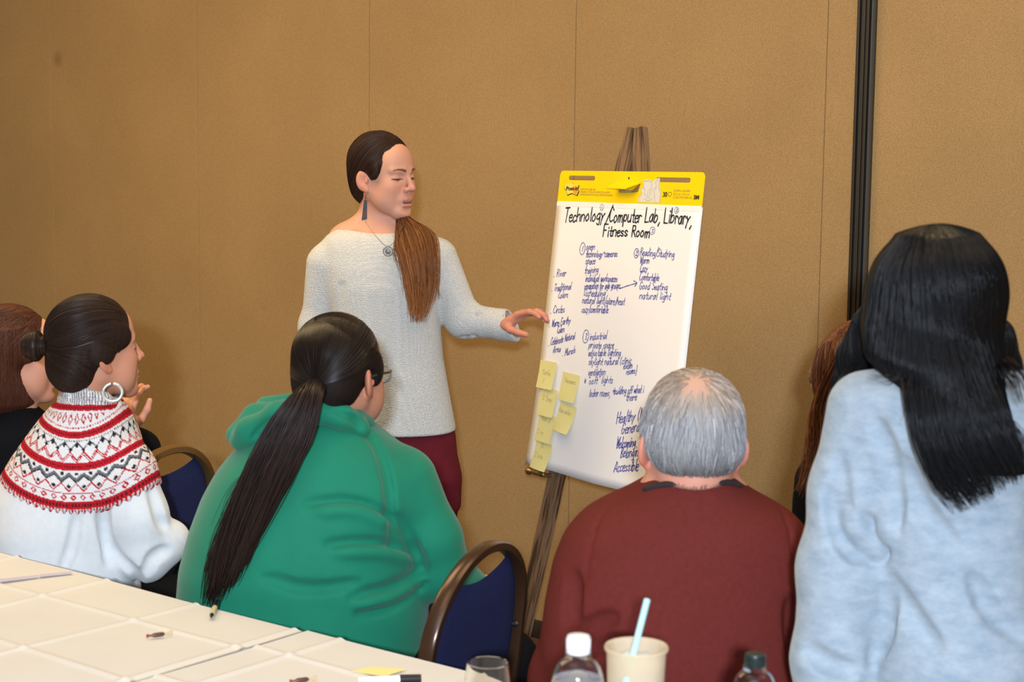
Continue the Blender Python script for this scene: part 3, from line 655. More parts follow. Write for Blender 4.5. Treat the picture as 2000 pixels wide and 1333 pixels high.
# ---------------------------------------------------------------- glass, bottles, iced drink
M_GLASS = mat('clear_glass', (1, 1, 1), 0.02, trans=1.0, ior=1.45)
M_PET = mat('clear_plastic_bottle', (0.97, 0.98, 1.0), 0.06, trans=1.0, ior=1.30)
M_WATER = mat('water', (0.92, 0.96, 1.0), 0.0, trans=1.0, ior=1.33)
def stand(px, py_top, Y, ztop): q = P(px, py_top, Y); return np.array([q[0], q[1], TZ])
q = P(953, 1295, 2.62); H = q[2] - TZ
g = root('drinking_glass', 'clear empty drinking glass standing next to the white marker', 'glass', (q[0], q[1], TZ))
R = 0.0315; out = [(0.020, 0.0), (0.024, 0.001), (0.030, 0.02), (0.0375, 0.055), (0.0385, 0.075), (0.0355, H - 0.03), (R, H)]; pr = out + [(R - 0.0008, H + 0.0008), (R - 0.0016, H)] + [(r - 0.0018, max(z, 0.006)) for r, z in out[::-1][1:]] + [(0.0001, 0.006)]
pr = [(0.0001, 0.0)] + pr; MB().lathe(pr, 40).build('bowl', M_GLASS, g)
def bottle(px, py_top, Y, label, capm, capr, caph, shoulder, bodyr, label_m=None, nk=0.0125):
    q = P(px, py_top, Y); H = q[2] - TZ; o = root('water_bottle', label, 'bottle', (q[0], q[1], TZ), 'water bottles')
    zc = H - caph
    prof = [(0.0001, 0.0), (bodyr * 0.8, 0.0), (bodyr * 0.97, 0.008), (bodyr, 0.02)]
    zb = zc - shoulder; z = 0.03
    while z < zb - 0.02: prof += [(bodyr * 0.985, z), (bodyr, z + 0.008)]; z += 0.016
    for t in np.linspace(0, 1, 9): prof.append((nk + (bodyr - nk) * math.cos(t * math.pi / 2) ** 0.85, zb + (shoulder - 0.008) * math.sin(t * math.pi / 2) ** 1.0 if True else 0))
    prof += [(nk, zc + 0.006)]
    inner = [(max(r - 0.0009, 0.0001), z + (0.001 if i < 2 else 0)) for i, (r, z) in enumerate(prof)]
    MB().lathe(prof + inner[::-1][:-1] + [(0.0001, 0.0015)], 36).build('body', M_PET, o)
    wl = zb + shoulder * 0.35; wat = [(0.0001, 0.002)] + [(r - 0.0012, z + 0.0015) for r, z in prof[1:] if z < wl] ; wat += [(wat[-1][0] * 0.97, wl), (0.0001, wl)]
    MB().lathe(wat, 32).build('water', M_WATER, o)
    cp = [(capr * 1.03, 0.0), (capr * 1.03, 0.003), (capr * 0.96, 0.0035), (capr, 0.0045)]; cp += [(capr, caph - 0.003), (capr * 0.95, caph - 0.0005), (capr * 0.85, caph), (0.0001, caph)]
    cpo = MB().lathe(cp, 36, (0, 0, zc)).build('cap', capm, o)
    rb = MB()
    for k in range(40):
        a = 2 * math.pi * k / 40; rb.box((math.cos(a) * capr, math.sin(a) * capr, zc + caph / 2 + 0.001), (0.0008, 0.0012, caph - 0.009), Matrix.Rotation(a, 3, 'Z'))
    rb.build('ridges', capm, cpo, False)
    MB().lathe([(nk + 0.003, zc - 0.006), (nk + 0.0035, zc - 0.004), (nk + 0.003, zc - 0.002)], 30).build('neck_ring', M_PET, o)
    if label_m: MB().lathe([(bodyr + 0.0006, zb - 0.075), (bodyr + 0.0006, zb - 0.010), (bodyr + 0.0002, zb - 0.0098)], 36).build('wrap_label', label_m, o)
    return o
bottle(1130, 1242, 2.12, 'clear water bottle with a white cap left of the iced drink', M_WHITEP, 0.0142, 0.021, 0.050, 0.0325, mat('pale_blue_label', (0.70, 0.76, 0.88), 0.4))
bottle(1475, 1277, 2.30, 'clear water bottle with a dark green cap standing right of the iced drink', mat('dark_green_cap', (0.010, 0.022, 0.020), 0.35), 0.0138, 0.016, 0.050, 0.031)
def iced_drink():
    q = P(1243, 1262, 2.30); H = q[2] - TZ; o = root('iced_coffee_cup', 'plastic cup of milky iced coffee with a light blue straw', 'cup', (q[0], q[1], TZ)); R = 0.0415; r0 = 0.029
    M_CUP = mat('frosted_plastic_cup', (0.86, 0.74, 0.54), 0.25, trans=0.55, ior=1.2)
    MB().lathe([(0.0001, 0.0), (r0, 0.0), (r0 + 0.001, 0.004), (R - 0.002, H - 0.006), (R + 0.0008, H - 0.005), (R + 0.0012, H - 0.002), (R, H), (R - 0.0025, H - 0.001), (R - 0.0035, H - 0.006), (r0 - 0.001, 0.005), (0.0001, 0.005)], 44).build('cup', M_CUP, o)
    t = NT('milky_coffee'); nz = t.n('ShaderNodeTexNoise'); nz.inputs['Scale'].default_value = 45; nz.inputs['Detail'].default_value = 3; r = t.n('ShaderNodeValToRGB'); tc = t.n('ShaderNodeTexCoord'); mp = t.n('ShaderNodeMapping'); mp.inputs['Scale'].default_value = (.6, .6, 1.6)
    t.l(tc.outputs['Object'], mp.inputs[0]); t.l(mp.outputs[0], nz.inputs['Vector']); e = r.color_ramp.elements; e[0].position = .35; e[0].color = (0.42, 0.28, 0.13, 1); e[1].position = .62; e[1].color = (0.80, 0.72, 0.54, 1)
    t.l(nz.outputs['Fac'], r.inputs[0]); t.l(r.outputs[0], t.b.inputs['Base Color']); t.b.inputs['Roughness'].default_value = .3
    zl = H - 0.022; rl = r0 + (R - r0) * zl / H - 0.0045
    MB().lathe([(0.0001, 0.006), (r0 - 0.0015, 0.006), (rl, zl), (rl * 0.9, zl + 0.001), (0.0001, zl + 0.001)], 40).build('drink', t.m, o)
    M_ICE = mat('ice', (0.90, 0.93, 0.92), 0.1, trans=0.7, ior=1.31)
    for k, (x, y, a) in enumerate(((0.010, -0.014, 0.4), (-0.013, 0.008, 1.0), (0.012, 0.012, 0.2), (-0.012, -0.016, 0.8))):
        MB().box((0, 0, 0), (0.016, 0.016, 0.014), Matrix.Rotation(a, 3, 'X') @ Matrix.Rotation(a * 2, 3, 'Z'), bev=0.003).build('ice_cube', M_ICE, o, loc=(x, y, zl + 0.002))
    off = np.array([q[0], q[1], TZ]); top = P(1264, 1172, 2.325) - off; low = P(1240, 1266, 2.29) - off; d = (top - low) / np.linalg.norm(top - low)
    base = low - d * 0.12; base[2] = max(base[2], 0.012); MB().tube([base, low, top], 0.0044, 16, cap=False).build('straw', mat('light_blue_straw', (0.42, 0.72, 0.74), 0.35), o)
iced_drink()
# ================================================================ modelling kit for people: smooth-blended volumes -> one mesh
def smin(a, b, k):
    if k <= 0: return np.minimum(a, b)
    h = np.maximum(k - np.abs(a - b), 0) / k; return np.minimum(a, b) - h * h * k * 0.25
class Prim:
    def __init__(s, lo, hi, fn): s.lo = np.array(lo, float); s.hi = np.array(hi, float); s.fn = fn
def rc(a, b, ra, rb=None):                # tapered capsule
    a = np.array(a, float); b = np.array(b, float); rb = ra if rb is None else rb; ba = b - a; L2 = float(ba @ ba) + 1e-12; m = max(ra, rb)
    def fn(x, y, z):
        t = np.clip(((x - a[0]) * ba[0] + (y - a[1]) * ba[1] + (z - a[2]) * ba[2]) / L2, 0, 1)
        return np.sqrt((x - a[0] - t * ba[0]) ** 2 + (y - a[1] - t * ba[1]) ** 2 + (z - a[2] - t * ba[2]) ** 2) - (ra + (rb - ra) * t)
    return Prim(np.minimum(a, b) - m, np.maximum(a, b) + m, fn)
def ell(c, r, A=None):                    # ellipsoid; A rows = axes
    c = np.array(c, float); r = np.array(r, float); A = np.eye(3) if A is None else np.array(A, float); m = float(r.max())
    e = np.sqrt(((A * r[:, None]) ** 2).sum(0))
    def fn(x, y, z):
        X, Y, Z = x - c[0], y - c[1], z - c[2]; k0 = 0; k1 = 0
        for i in range(3):
            q = X * A[i, 0] + Y * A[i, 1] + Z * A[i, 2]; k0 = k0 + (q / r[i]) ** 2; k1 = k1 + (q / r[i] ** 2) ** 2
        k0 = np.sqrt(k0); return k0 * (k0 - 1) / (np.sqrt(k1) + 1e-9)
    return Prim(c - e, c + e, fn)
def half(n, o):                           # half-space, inside where (p-o).n < 0
    n = np.array(n, float); n = n / np.linalg.norm(n); o = np.array(o, float)
    return Prim([-9] * 3, [9] * 3, lambda x, y, z: (x - o[0]) * n[0] + (y - o[1]) * n[1] + (z - o[2]) * n[2])
def loft(st, nexp=2.2):                   # stacked cross-sections: rows (z, cx, cy, half width, half depth)
    st = sorted([tuple(map(float, s)) for s in st]); Z = np.array([s[0] for s in st]); A = np.array([s[1:] for s in st])
    zz = np.linspace(Z[0], Z[-1], 200); B = np.stack([np.interp(zz, Z, A[:, i]) for i in range(4)], 1)
    ker = np.hanning(15); ker /= ker.sum()
    for i in range(4): B[:, i] = np.convolve(np.pad(B[:, i], 7, mode='edge'), ker, 'valid')
    lo = [(B[:, 0] - B[:, 2]).min(), (B[:, 1] - B[:, 3]).min(), Z[0]]; hi = [(B[:, 0] + B[:, 2]).max(), (B[:, 1] + B[:, 3]).max(), Z[-1]]
    def fn(x, y, z):
        cx, cy, a, b = [np.interp(z, zz, B[:, i]) for i in range(4)]
        k = ((np.abs(x - cx) / a) ** nexp + (np.abs(y - cy) / b) ** nexp) ** (1 / nexp)
        d = (k - 1) * np.minimum(a, b); return np.maximum(d, np.maximum(z - Z[-1], Z[0] - z))
    return Prim(lo, hi, fn)
def px_loft(rows, nexp=2.2):              # rows (py, px left, px right, Y, half depth): silhouette edges read off the photo
    out = []
    for (py, l, r, Y, b) in rows:
        a = P(l, py, Y); c = P(r, py, Y); out.append(((a[2] + c[2]) / 2, (a[0] + c[0]) / 2, Y, abs(c[0] - a[0]) / 2, b))
    return loft(out, nexp)
class Field:
    def __init__(s, lo, hi, h):
        s.lo = np.array(lo, float); s.h = float(h); n = np.ceil((np.array(hi) - s.lo) / h).astype(int) + 1; s.n = n
        s.ax = [np.float32(s.lo[i] + h * np.arange(n[i])) for i in range(3)]; s.d = np.full(tuple(n), 0.25, np.float32)
    @staticmethod
    def fit(ops, h, pad=0.03):
        ad = [o[0] for o in ops if o[2] == '+']
        return Field(np.min([p.lo for p in ad], 0) - pad, np.max([p.hi for p in ad], 0) + pad, h).run(ops)
    def run(s, ops):
        for (p, k, m) in ops:
            mg = k + 4 * s.h + 0.01
            i0 = np.clip(np.floor((p.lo - mg - s.lo) / s.h).astype(int), 0, s.n); i1 = np.clip(np.ceil((p.hi + mg - s.lo) / s.h).astype(int) + 1, 0, s.n)
            if (i1 <= i0).any(): continue
            sl = tuple(slice(a, b) for a, b in zip(i0, i1)); x, y, z = [s.ax[i][i0[i]:i1[i]] for i in range(3)]
            v = p.fn(x[:, None, None], y[None, :, None], z[None, None, :]).astype(np.float32); b = s.d[sl]
            if m == '+': s.d[sl] = smin(b, v, k)
            elif m == '-': s.d[sl] = -smin(-b, v, k)
            elif m == '&': s.d[sl] = -smin(-b, -v, k)
            elif m == 'd': s.d[sl] = b + v         # displacement
        return s
    def sample(s, p):
        q = (np.asarray(p) - s.lo) / s.h; q = np.clip(q, 0, s.n - 1.001); i = q.astype(int); f = q - i; d = s.d; r = 0
        for a in (0, 1):
            for b in (0, 1):
                for c in (0, 1):
                    w = (f[:, 0] if a else 1 - f[:, 0]) * (f[:, 1] if b else 1 - f[:, 1]) * (f[:, 2] if c else 1 - f[:, 2])
                    r = r + w * d[i[:, 0] + a, i[:, 1] + b, i[:, 2] + c]
        return r
    def grad(s, p, e=None):
        e = e or s.h; g = np.stack([s.sample(p + np.eye(3)[i] * e) - s.sample(p - np.eye(3)[i] * e) for i in range(3)], 1)
        return g / (np.linalg.norm(g, axis=1, keepdims=True) + 1e-9)
    def project(s, p, off=0.0, it=3):
        for _ in range(it): p = p - s.grad(p) * (s.sample(p) - off)[:, None] * 0.9
        return p
    def mesh(s):                          # naive surface nets
        F = s.d; S = F < 0; cr = [(a, b, c) for a in (0, 1) for b in (0, 1) for c in (0, 1)]; n = s.n - 1
        cnt = np.zeros(tuple(n), np.int8)
        for (a, b, c) in cr: cnt += S[a:n[0] + a, b:n[1] + b, c:n[2] + c]
        mk = (cnt > 0) & (cnt < 8); I = np.argwhere(mk); idx = np.full(tuple(n), -1, np.int64); idx[mk] = np.arange(len(I))
        val = {q: F[I[:, 0] + q[0], I[:, 1] + q[1], I[:, 2] + q[2]] for q in cr}; pos = np.zeros((len(I), 3)); ct = np.zeros(len(I))
        for q in cr:
            for ax in range(3):
                if q[ax]: continue
                r = list(q); r[ax] = 1; r = tuple(r); va, vb = val[q], val[r]; cs = (va < 0) != (vb < 0); t = np.where(cs, va / np.where(cs, va - vb, 1), 0)
                p = np.tile(np.array(q, float), (len(I), 1)); p[:, ax] += t; pos += p * cs[:, None]; ct += cs
        V = s.lo + s.h * (I + pos / ct[:, None]); Q = []
        for ax in range(3):
            b, c = (ax + 1) % 3, (ax + 2) % 3; sl0 = [slice(1, None)] * 3; sl0[ax] = slice(0, -1); sl1 = [slice(1, None)] * 3; sl1[ax] = slice(1, None)
            A = S[tuple(sl0)]; B = S[tuple(sl1)]; E = np.argwhere(A != B); 
            if not len(E): continue
            inside = A[E[:, 0], E[:, 1], E[:, 2]]; E = E.copy(); E[:, b] += 1; E[:, c] += 1
            ok = (E[:, b] < n[b]) & (E[:, c] < n[c]) & (E[:, ax] < n[ax]); E = E[ok]; inside = inside[ok]
            def g(db, dc):
                q = E.copy(); q[:, b] -= db; q[:, c] -= dc; return idx[q[:, 0], q[:, 1], q[:, 2]]
            f = np.stack([g(1, 1), g(0, 1), g(0, 0), g(1, 0)], 1); f[~inside] = f[~inside][:, ::-1]; Q.append(f)
        Q = np.vstack(Q); Q = Q[(Q >= 0).all(1)]; return V, Q
def fobj(name, fld, m, parent, off, colfn=None, disp=None):
    V, Q = fld.mesh(); col = colfn(V) if colfn else None
    return raw(name, V, Q, m, parent, off, col)
class Frame:                              # local axes: x = the person's right, y = forward, z = up
    def __init__(s, o, f, u=(0, 0, 1), sc=1.0, roll=0.0):
        s.o = np.array(o, float); f = np.array(f, float); f /= np.linalg.norm(f); u = np.array(u, float); u = u - f * (u @ f); u /= np.linalg.norm(u)
        r = np.cross(f, u)
        if roll: u, r = u * math.cos(roll) + r * math.sin(roll), r * math.cos(roll) - u * math.sin(roll)
        s.A = np.array([r, f, u]); s.sc = sc
    def w(s, p): return s.o + s.sc * (np.asarray(p, float) @ s.A)
    def l(s, p): return ((np.asarray(p) - s.o) @ s.A.T) / s.sc
    def rc(s, a, b, ra, rb=None): return rc(s.w(a), s.w(b), ra * s.sc, (ra if rb is None else rb) * s.sc)
    def ell(s, c, r, A=None): return ell(s.w(c), np.array(r) * s.sc, (s.A if A is None else np.array(A) @ s.A))
    def half(s, n, o): return half(np.array(n, float) @ s.A, s.w(o))
def heading(deg, pitch=0.0):              # 0 = towards the camera, +90 = to the photo's right, 180 = away
    a = math.radians(deg); p = math.radians(pitch); return np.array([math.sin(a) * math.cos(p), -math.cos(a) * math.cos(p), math.sin(p)])
def sm(x, a, b): t = np.clip((x - a) / (b - a), 0, 1); return t * t * (3 - 2 * t)
# ---------------------------------------------------------------- head
def rot_axes(ax, deg):
    return np.array(Matrix.Rotation(math.radians(deg), 3, ax))
def head_ops(fr, face=True, ears=True, jaw=1.0, wide=1.0, mouth_open=0.0, fat=0.0):
    o = []; add = lambda p, k=0.012: o.append((p, k, '+')); sub = lambda p, k=0.006: o.append((p, k, '-'))
    add(fr.ell((0, -0.014, 0.036), (0.0735 * wide, 0.093, 0.084)), 0)
    add(fr.ell((0, 0.030, -0.018), (0.0605 * wide, 0.060, 0.086)), 0.03)
    for s in (-1, 1):
        add(fr.rc((0.046 * s * wide, -0.004, -0.050), (0.019 * s, 0.066, -0.097), 0.018 + fat, 0.017 + fat), 0.03)
        add(fr.ell((0.036 * s, 0.058, -0.028), (0.024 + fat, 0.024, 0.026)), 0.02)         # cheek
        add(fr.ell((0.038 * s, 0.046, -0.062), (0.024 + fat, 0.026, 0.032)), 0.02)         # lower cheek
    add(fr.ell((0, 0.077, -0.101), (0.020 * jaw, 0.018, 0.017)), 0.02)                      # chin
    add(fr.ell((0, 0.060, 0.045), (0.044 * wide, 0.022, 0.040)), 0.03)                             # forehead
    if face:
        for s in (-1, 1):
            add(fr.rc((0.012 * s, 0.0865, 0.0205), (0.044 * s, 0.072, 0.022), 0.0085, 0.006), 0.012)   # brow ridge
            sub(fr.ell((0.0315 * s, 0.098, 0.000), (0.0190, 0.0175, 0.0125)), 0.012)                    # socket
            add(fr.ell((0.0315 * s, 0.0715, 0.0005), (0.0160, 0.0130, 0.0125)), 0.003)                 # eye under its lid
        add(fr.rc((0, 0.0880, 0.014), (0, 0.1060, -0.024), 0.0068, 0.0088), 0.008)          # nose bridge
        add(fr.ell((0, 0.1100, -0.0285), (0.0105, 0.0100, 0.0090)), 0.006)                  # tip
        for s in (-1, 1):
            add(fr.ell((0.0128 * s, 0.0975, -0.0325), (0.0072, 0.0100, 0.0070)), 0.006)     # wings
            sub(fr.ell((0.0062 * s, 0.1015, -0.0385), (0.0032, 0.0050, 0.0030)), 0.002)     # nostrils
        add(fr.ell((0, 0.0840, -0.0610), (0.026, 0.012, 0.022)), 0.015)                     # muzzle
        add(fr.ell((0, 0.0935, -0.0625), (0.0225, 0.0066, 0.0044)), 0.004)                  # upper lip
        add(fr.ell((0, 0.0920, -0.0755 - mouth_open), (0.0195, 0.0074, 0.0054)), 0.004)     # lower lip
        sub(fr.ell((0, 0.1000, -0.0685 - mouth_open * 0.5), (0.0225, 0.0120, 0.0012 + mouth_open * 0.55)), 0.0015)
        sub(fr.ell((0, 0.0960, -0.0890 - mouth_open), (0.020, 0.006, 0.0050)), 0.008)       # dip above the chin
    if ears:
        for s in (-1, 1):
            A = rot_axes('Z', -32 * s) @ rot_axes('X', -10)
            add(fr.ell((0.0770 * s * wide, -0.014, -0.012), (0.0080, 0.0200, 0.0305), A), 0.005)
            sub(fr.ell((0.0850 * s * wide, -0.008, -0.006), (0.0080, 0.0125, 0.0190), A), 0.004)
            add(fr.rc((0.0790 * s * wide, -0.012, 0.004), (0.0770 * s * wide, -0.014, -0.018), 0.0030, 0.0028), 0.004)   # inner fold
            add(fr.ell((0.0765 * s * wide, 0.001, -0.012), (0.0045, 0.0040, 0.0070)), 0.004)            # tragus
            add(fr.ell((0.0735 * s * wide, -0.003, -0.038), (0.0060, 0.0085, 0.0090)), 0.006)           # lobe
    return o
def skin_col(base, fr, lips=None, brow=None, lash=True, mouth_open=0.0, eye=True):
    base = np.array(base); lips = np.array(lips if lips is not None else base * np.array([0.92, 0.62, 0.62])); brow = np.array(brow if brow is not None else (0.03, 0.018, 0.01))
    def fn(V):
        q = fr.l(V); x, y, z = q.T; c = np.tile(base, (len(V), 1)); ax = np.abs(x); face = y > 0.045
        def mix(m, colr): nonlocal c; c = c * (1 - m[:, None]) + np.asarray(colr) * m[:, None]
        ck = np.exp(-((ax - 0.040) / 0.022) ** 2 - ((z + 0.030) / 0.020) ** 2) * face; mix(0.30 * ck, base * np.array([1.0, 0.68, 0.66]))
        ns = np.exp(-(ax / 0.016) ** 2 - ((z + 0.031) / 0.012) ** 2) * (y > 0.085); mix(0.35 * ns, base * np.array([1.0, 0.70, 0.66]))
        ear = (ax > 0.070) & (y < 0.03) & (np.abs(z) < 0.05); mix(0.40 * ear, base * np.array([1.0, 0.64, 0.58]))
        if not eye: return c
        up = sm(0.0245 - np.abs(x), 0, 0.004) * sm(0.0046 - np.abs(z + 0.0622 - 0.0012 * np.cos(x * 260)), 0, 0.002) * (y > 0.080); mix(0.75 * up, lips)
        lw = sm(0.0215 - np.abs(x), 0, 0.004) * sm(0.0050 - np.abs(z + 0.0755 + mouth_open), 0, 0.002) * (y > 0.080); mix(0.75 * lw, lips)
        inn = sm(0.0205 - ax, 0, 0.003) * sm(0.0016 + mouth_open * 0.5 - np.abs(z + 0.0685 + mouth_open * 0.5), 0, 0.0012) * (y > 0.070); mix(0.9 * inn, (0.10, 0.03, 0.03))
        if mouth_open > 0.001:
            th = sm(0.0140 - ax, 0, 0.002) * sm(0.0013 + mouth_open * 0.18 - np.abs(z + 0.0672 + mouth_open * 0.25), 0, 0.0010) * (y > 0.070); mix(0.85 * th, (0.72, 0.68, 0.64))
        t = (ax - 0.013) / 0.034; zb = 0.0205 + 0.0055 * np.sin(np.clip(t, 0, 1) * 2.4) - 0.002 * t
        bm = sm(0.0037 * (1.15 - 0.75 * np.clip(t, 0, 1)) - np.abs(z - zb), -0.0012, 0.0012) * (t > -0.02) * (t < 1.05) * (y > 0.04); mix(0.92 * bm, brow)
        e = (ax - 0.0315) / 0.0165; zl = -0.0030 - 0.0035 * (1 - np.clip(e * e, 0, 1))
        opn = sm(0.0027 * (1 - np.clip(e * e, 0, 1)) + 0.0002 - np.abs(z - zl - 0.0015), -0.0005, 0.0006) * (np.abs(e) < 1) * (y > 0.05); mix(0.8 * opn, (0.20, 0.15, 0.12))
        iris = np.exp(-((ax - 0.0315) / 0.0050) ** 2) * opn; mix(0.9 * iris, (0.03, 0.02, 0.015))
        la = sm(0.0019 - np.abs(z - zl - 0.0036 * (1 - np.clip(e * e, 0, 1)) - 0.0002), -0.0009, 0.0006) * (np.abs(e) < 1.08) * (y > 0.05); mix(0.85 * la, (0.012, 0.008, 0.006))
        cr = sm(0.0007 - np.abs(z - 0.0098 + 0.004 * e * e), -0.0008, 0.0004) * (np.abs(e) < 1.0) * (y > 0.05); mix(0.30 * cr, base * 0.55)
        return np.clip(c, 0, 1)
    return fn
# ---------------------------------------------------------------- hand: wrist at origin, y = towards fingers, z = back of the hand, x = thumb side
def hand_ops(fr, curls=(18, 22, 26, 30), spread=4.0, thumb=(35, 25), tcurl=20, side=1, nails=None, start=-0.05):
    o = []; k = 0.008
    o.append((fr.rc((0, start, 0.0), (0, 0.004, 0.0), 0.0255, 0.0235), 0, '+'))
    o.append((fr.ell((0.0, 0.045, -0.001), (0.0400, 0.048, 0.0150)), 0.014, '+'))
    o.append((fr.ell((0.022 * side, 0.028, -0.007), (0.020, 0.032, 0.0145)), 0.012, '+'))
    tips = []
    for i, (x, yb, L) in enumerate(((0.029, 0.084, 0.078), (0.0095, 0.089, 0.087), (-0.0105, 0.086, 0.081), (-0.0285, 0.077, 0.064))):
        p = np.array([x * side, yb - 0.012, 0.0]); ang = 0.0; a = math.radians(spread * (1.3 - i)) * side; r = 0.0092 if i < 3 else 0.0080; c = math.radians(curls[i])
        for j, fL in enumerate((0.50, 0.29, 0.21)):
            ang += c * (0.7 if j == 0 else 1.0); d = np.array([math.sin(a) * math.cos(ang), math.cos(a) * math.cos(ang), -math.sin(ang)]); q = p + d * L * fL * (1.0 if j else 1.22)
            o.append((fr.rc(p, q, r, r * 0.90), 0.006 if j else 0.009, '+')); r *= 0.90; p = q
        tips.append((p, d, r))
    p = np.array([0.026 * side, 0.014, -0.006]); a1 = math.radians(thumb[0]); b1 = math.radians(thumb[1]); d = np.array([math.sin(a1) * math.cos(b1) * side, math.cos(a1) * math.cos(b1), -math.sin(b1)])
    q = p + d * 0.042; o.append((fr.rc(p, q, 0.0135, 0.0108), 0.010, '+')); p = q
    for j, L in enumerate((0.032, 0.026)):
        a1 -= math.radians(tcurl); d = np.array([math.sin(a1) * math.cos(b1) * side, math.cos(a1) * math.cos(b1), -math.sin(b1)]); q = p + d * L; o.append((fr.rc(p, q, 0.0105 - 0.001 * j, 0.0098 - 0.0012 * j), 0.006, '+')); p = q
    tips.append((p, d, 0.0088)); return o, tips
# ---------------------------------------------------------------- hair strands
def strand_mesh(name, paths, r, m, parent, off, base, var=0.35, taper=0.35, tipcol=None, sides=3):
    paths = np.asarray(paths, float); S, n, _ = paths.shape
    T = np.gradient(paths, axis=1); T /= np.linalg.norm(T, axis=2, keepdims=True) + 1e-9
    ref = np.array([0.31, 0.86, 0.40]); N = np.cross(T, ref); N /= np.linalg.norm(N, axis=2, keepdims=True) + 1e-9; B = np.cross(T, N)
    rr = (np.broadcast_to(np.asarray(r, float).reshape(-1, 1), (S, n)) * (1 - (1 - taper) * np.linspace(0, 1, n) ** 2)[None, :])[..., None]
    V = np.stack([paths + (N * math.cos(a) + B * math.sin(a)) * rr for a in np.arange(sides) * 2 * math.pi / sides], 2).reshape(-1, 3)
    s_, i_, k_ = np.meshgrid(np.arange(S), np.arange(n - 1), np.arange(sides), indexing='ij'); b = s_ * n * sides; k2 = (k_ + 1) % sides
    F = np.stack([b + i_ * sides + k_, b + i_ * sides + k2, b + (i_ + 1) * sides + k2, b + (i_ + 1) * sides + k_], -1).reshape(-1, 4)
    g = np.exp(RNG.normal(0, var, S)); base = np.asarray(base, float); base = base[None, None, :] if base.ndim == 1 else base[:, None, :]; c = base * g[:, None, None] * np.ones((1, n, 1))
    if tipcol is not None: t = (np.linspace(0, 1, n) ** 1.2)[None, :, None]; c = c * (1 - t) + np.array(tipcol)[None, None, :] * g[:, None, None] * t
    c = np.repeat(c[:, :, None, :], sides, 2).reshape(-1, 3); return raw(name, V, F, m, parent, off, np.clip(c, 0, 1))
def tail_paths(center, ra, rb, S, n=24, wav=0.004, endmin=0.80, axis=(1, 0, 0), fill=1.0):
    C = smooth_path(center, 10); t = np.linspace(0, 1, len(C)); u = np.linspace(0, 1, n)
    C = np.stack([np.interp(u, t, C[:, i]) for i in range(3)], 1); kt = np.linspace(0, 1, len(ra)); A = np.interp(u, kt, ra); B = np.interp(u, kt, rb)
    T = np.gradient(C, axis=0); T /= np.linalg.norm(T, axis=1, keepdims=True); ax = np.array(axis, float); X = ax - T * (T @ ax)[:, None]; X /= np.linalg.norm(X, axis=1, keepdims=True); Y = np.cross(T, X); out = []
    for s in range(S):
        ph = RNG.uniform(0, 2 * math.pi); ro = math.sqrt(RNG.uniform(0, 1)) ** 0.7 * fill; e = RNG.uniform(endmin, 1.0); uu = u * e
        dr = RNG.normal(0, 0.14) ; w1 = RNG.uniform(0, 6.28); w2 = RNG.uniform(5, 9)
        ci = np.stack([np.interp(uu, u, C[:, i]) for i in range(3)], 1); xi = np.stack([np.interp(uu, u, X[:, i]) for i in range(3)], 1); yi = np.stack([np.interp(uu, u, Y[:, i]) for i in range(3)], 1); ai = np.interp(uu, u, A); bi = np.interp(uu, u, B)
        off = xi * ((ro * math.cos(ph) + dr * uu ** 2) * ai + wav * np.sin(w1 + w2 * uu) * uu)[:, None] + yi * (ro * math.sin(ph) * bi + wav * np.cos(w1 + w2 * uu) * uu)[:, None]
        out.append(ci + off)
    return np.array(out)
def flow_paths(fld, starts, dirfn, n=26, step=0.008, off=0.0004, keepall=False):
    p = fld.project(np.asarray(starts, float), off, 5); out = [p]; 
    for i in range(n - 1):
        g = dirfn(p, i); nn = fld.grad(p); t = g - nn * (g * nn).sum(1, keepdims=True); t /= np.linalg.norm(t, axis=1, keepdims=True) + 1e-9
        p = fld.project(p + t * step, off, 2); out.append(p)
    q = np.stack(out, 1); ok = (np.abs(fld.sample(q.reshape(-1, 3)).reshape(q.shape[:2]) - off) < 0.004).all(1) & (np.abs(np.diff(q, axis=1)).max((1, 2)) < step * 2.5)
    return q if keepall else q[ok]
def cut(paths, keep):                     # drop strands whose start fails a test
    return paths[keep]
M_SKIN = mat('skin', (0.6, 0.4, 0.3), 0.52, attr='col', spec=0.35, bump=0.05, bscale=900, sss=0.12)
def hair_mat(name, rough=0.34, spec=0.5): return mat(name, (0.02, 0.012, 0.008), rough, attr='col', spec=spec, aniso=0.0)
M_HAIR = hair_mat('hair', 0.40, 0.32); M_HAIRG = hair_mat('grey_hair', 0.6, 0.3)
M_HAIRK = hair_mat('black_hair', 0.36, 0.28); M_HAIRB = hair_mat('hair_underlayer', 0.60, 0.14)
def solid(c): return lambda V: np.tile(np.array(c), (len(V), 1))
def streak(c, amp=0.35, fr=None, scale=260.0, axis=0):
    def fn(V):
        q = fr.l(V) if fr else V; a = np.arctan2(q[:, 0], q[:, 1] + 0.02) * 22 + q[:, 2] * 60; s = np.sin(a * 1.7) * 0.5 + np.sin(a * 4.1 + 1.0) * 0.3 + np.sin(a * 9.7) * 0.2
        return np.clip(np.array(c)[None, :] * (1 + amp * s)[:, None], 0, 1)
    return fn
def leg_ops(hipL, kneeL, footL, hipR, kneeR, footR, rt=0.085, rk=0.058, ra=0.045):
    o = []
    for h, k, f in ((hipL, kneeL, footL), (hipR, kneeR, footR)): o += [(rc(h, k, rt, rk), 0.03, '+'), (rc(k, f, rk, ra), 0.03, '+')]
    return o
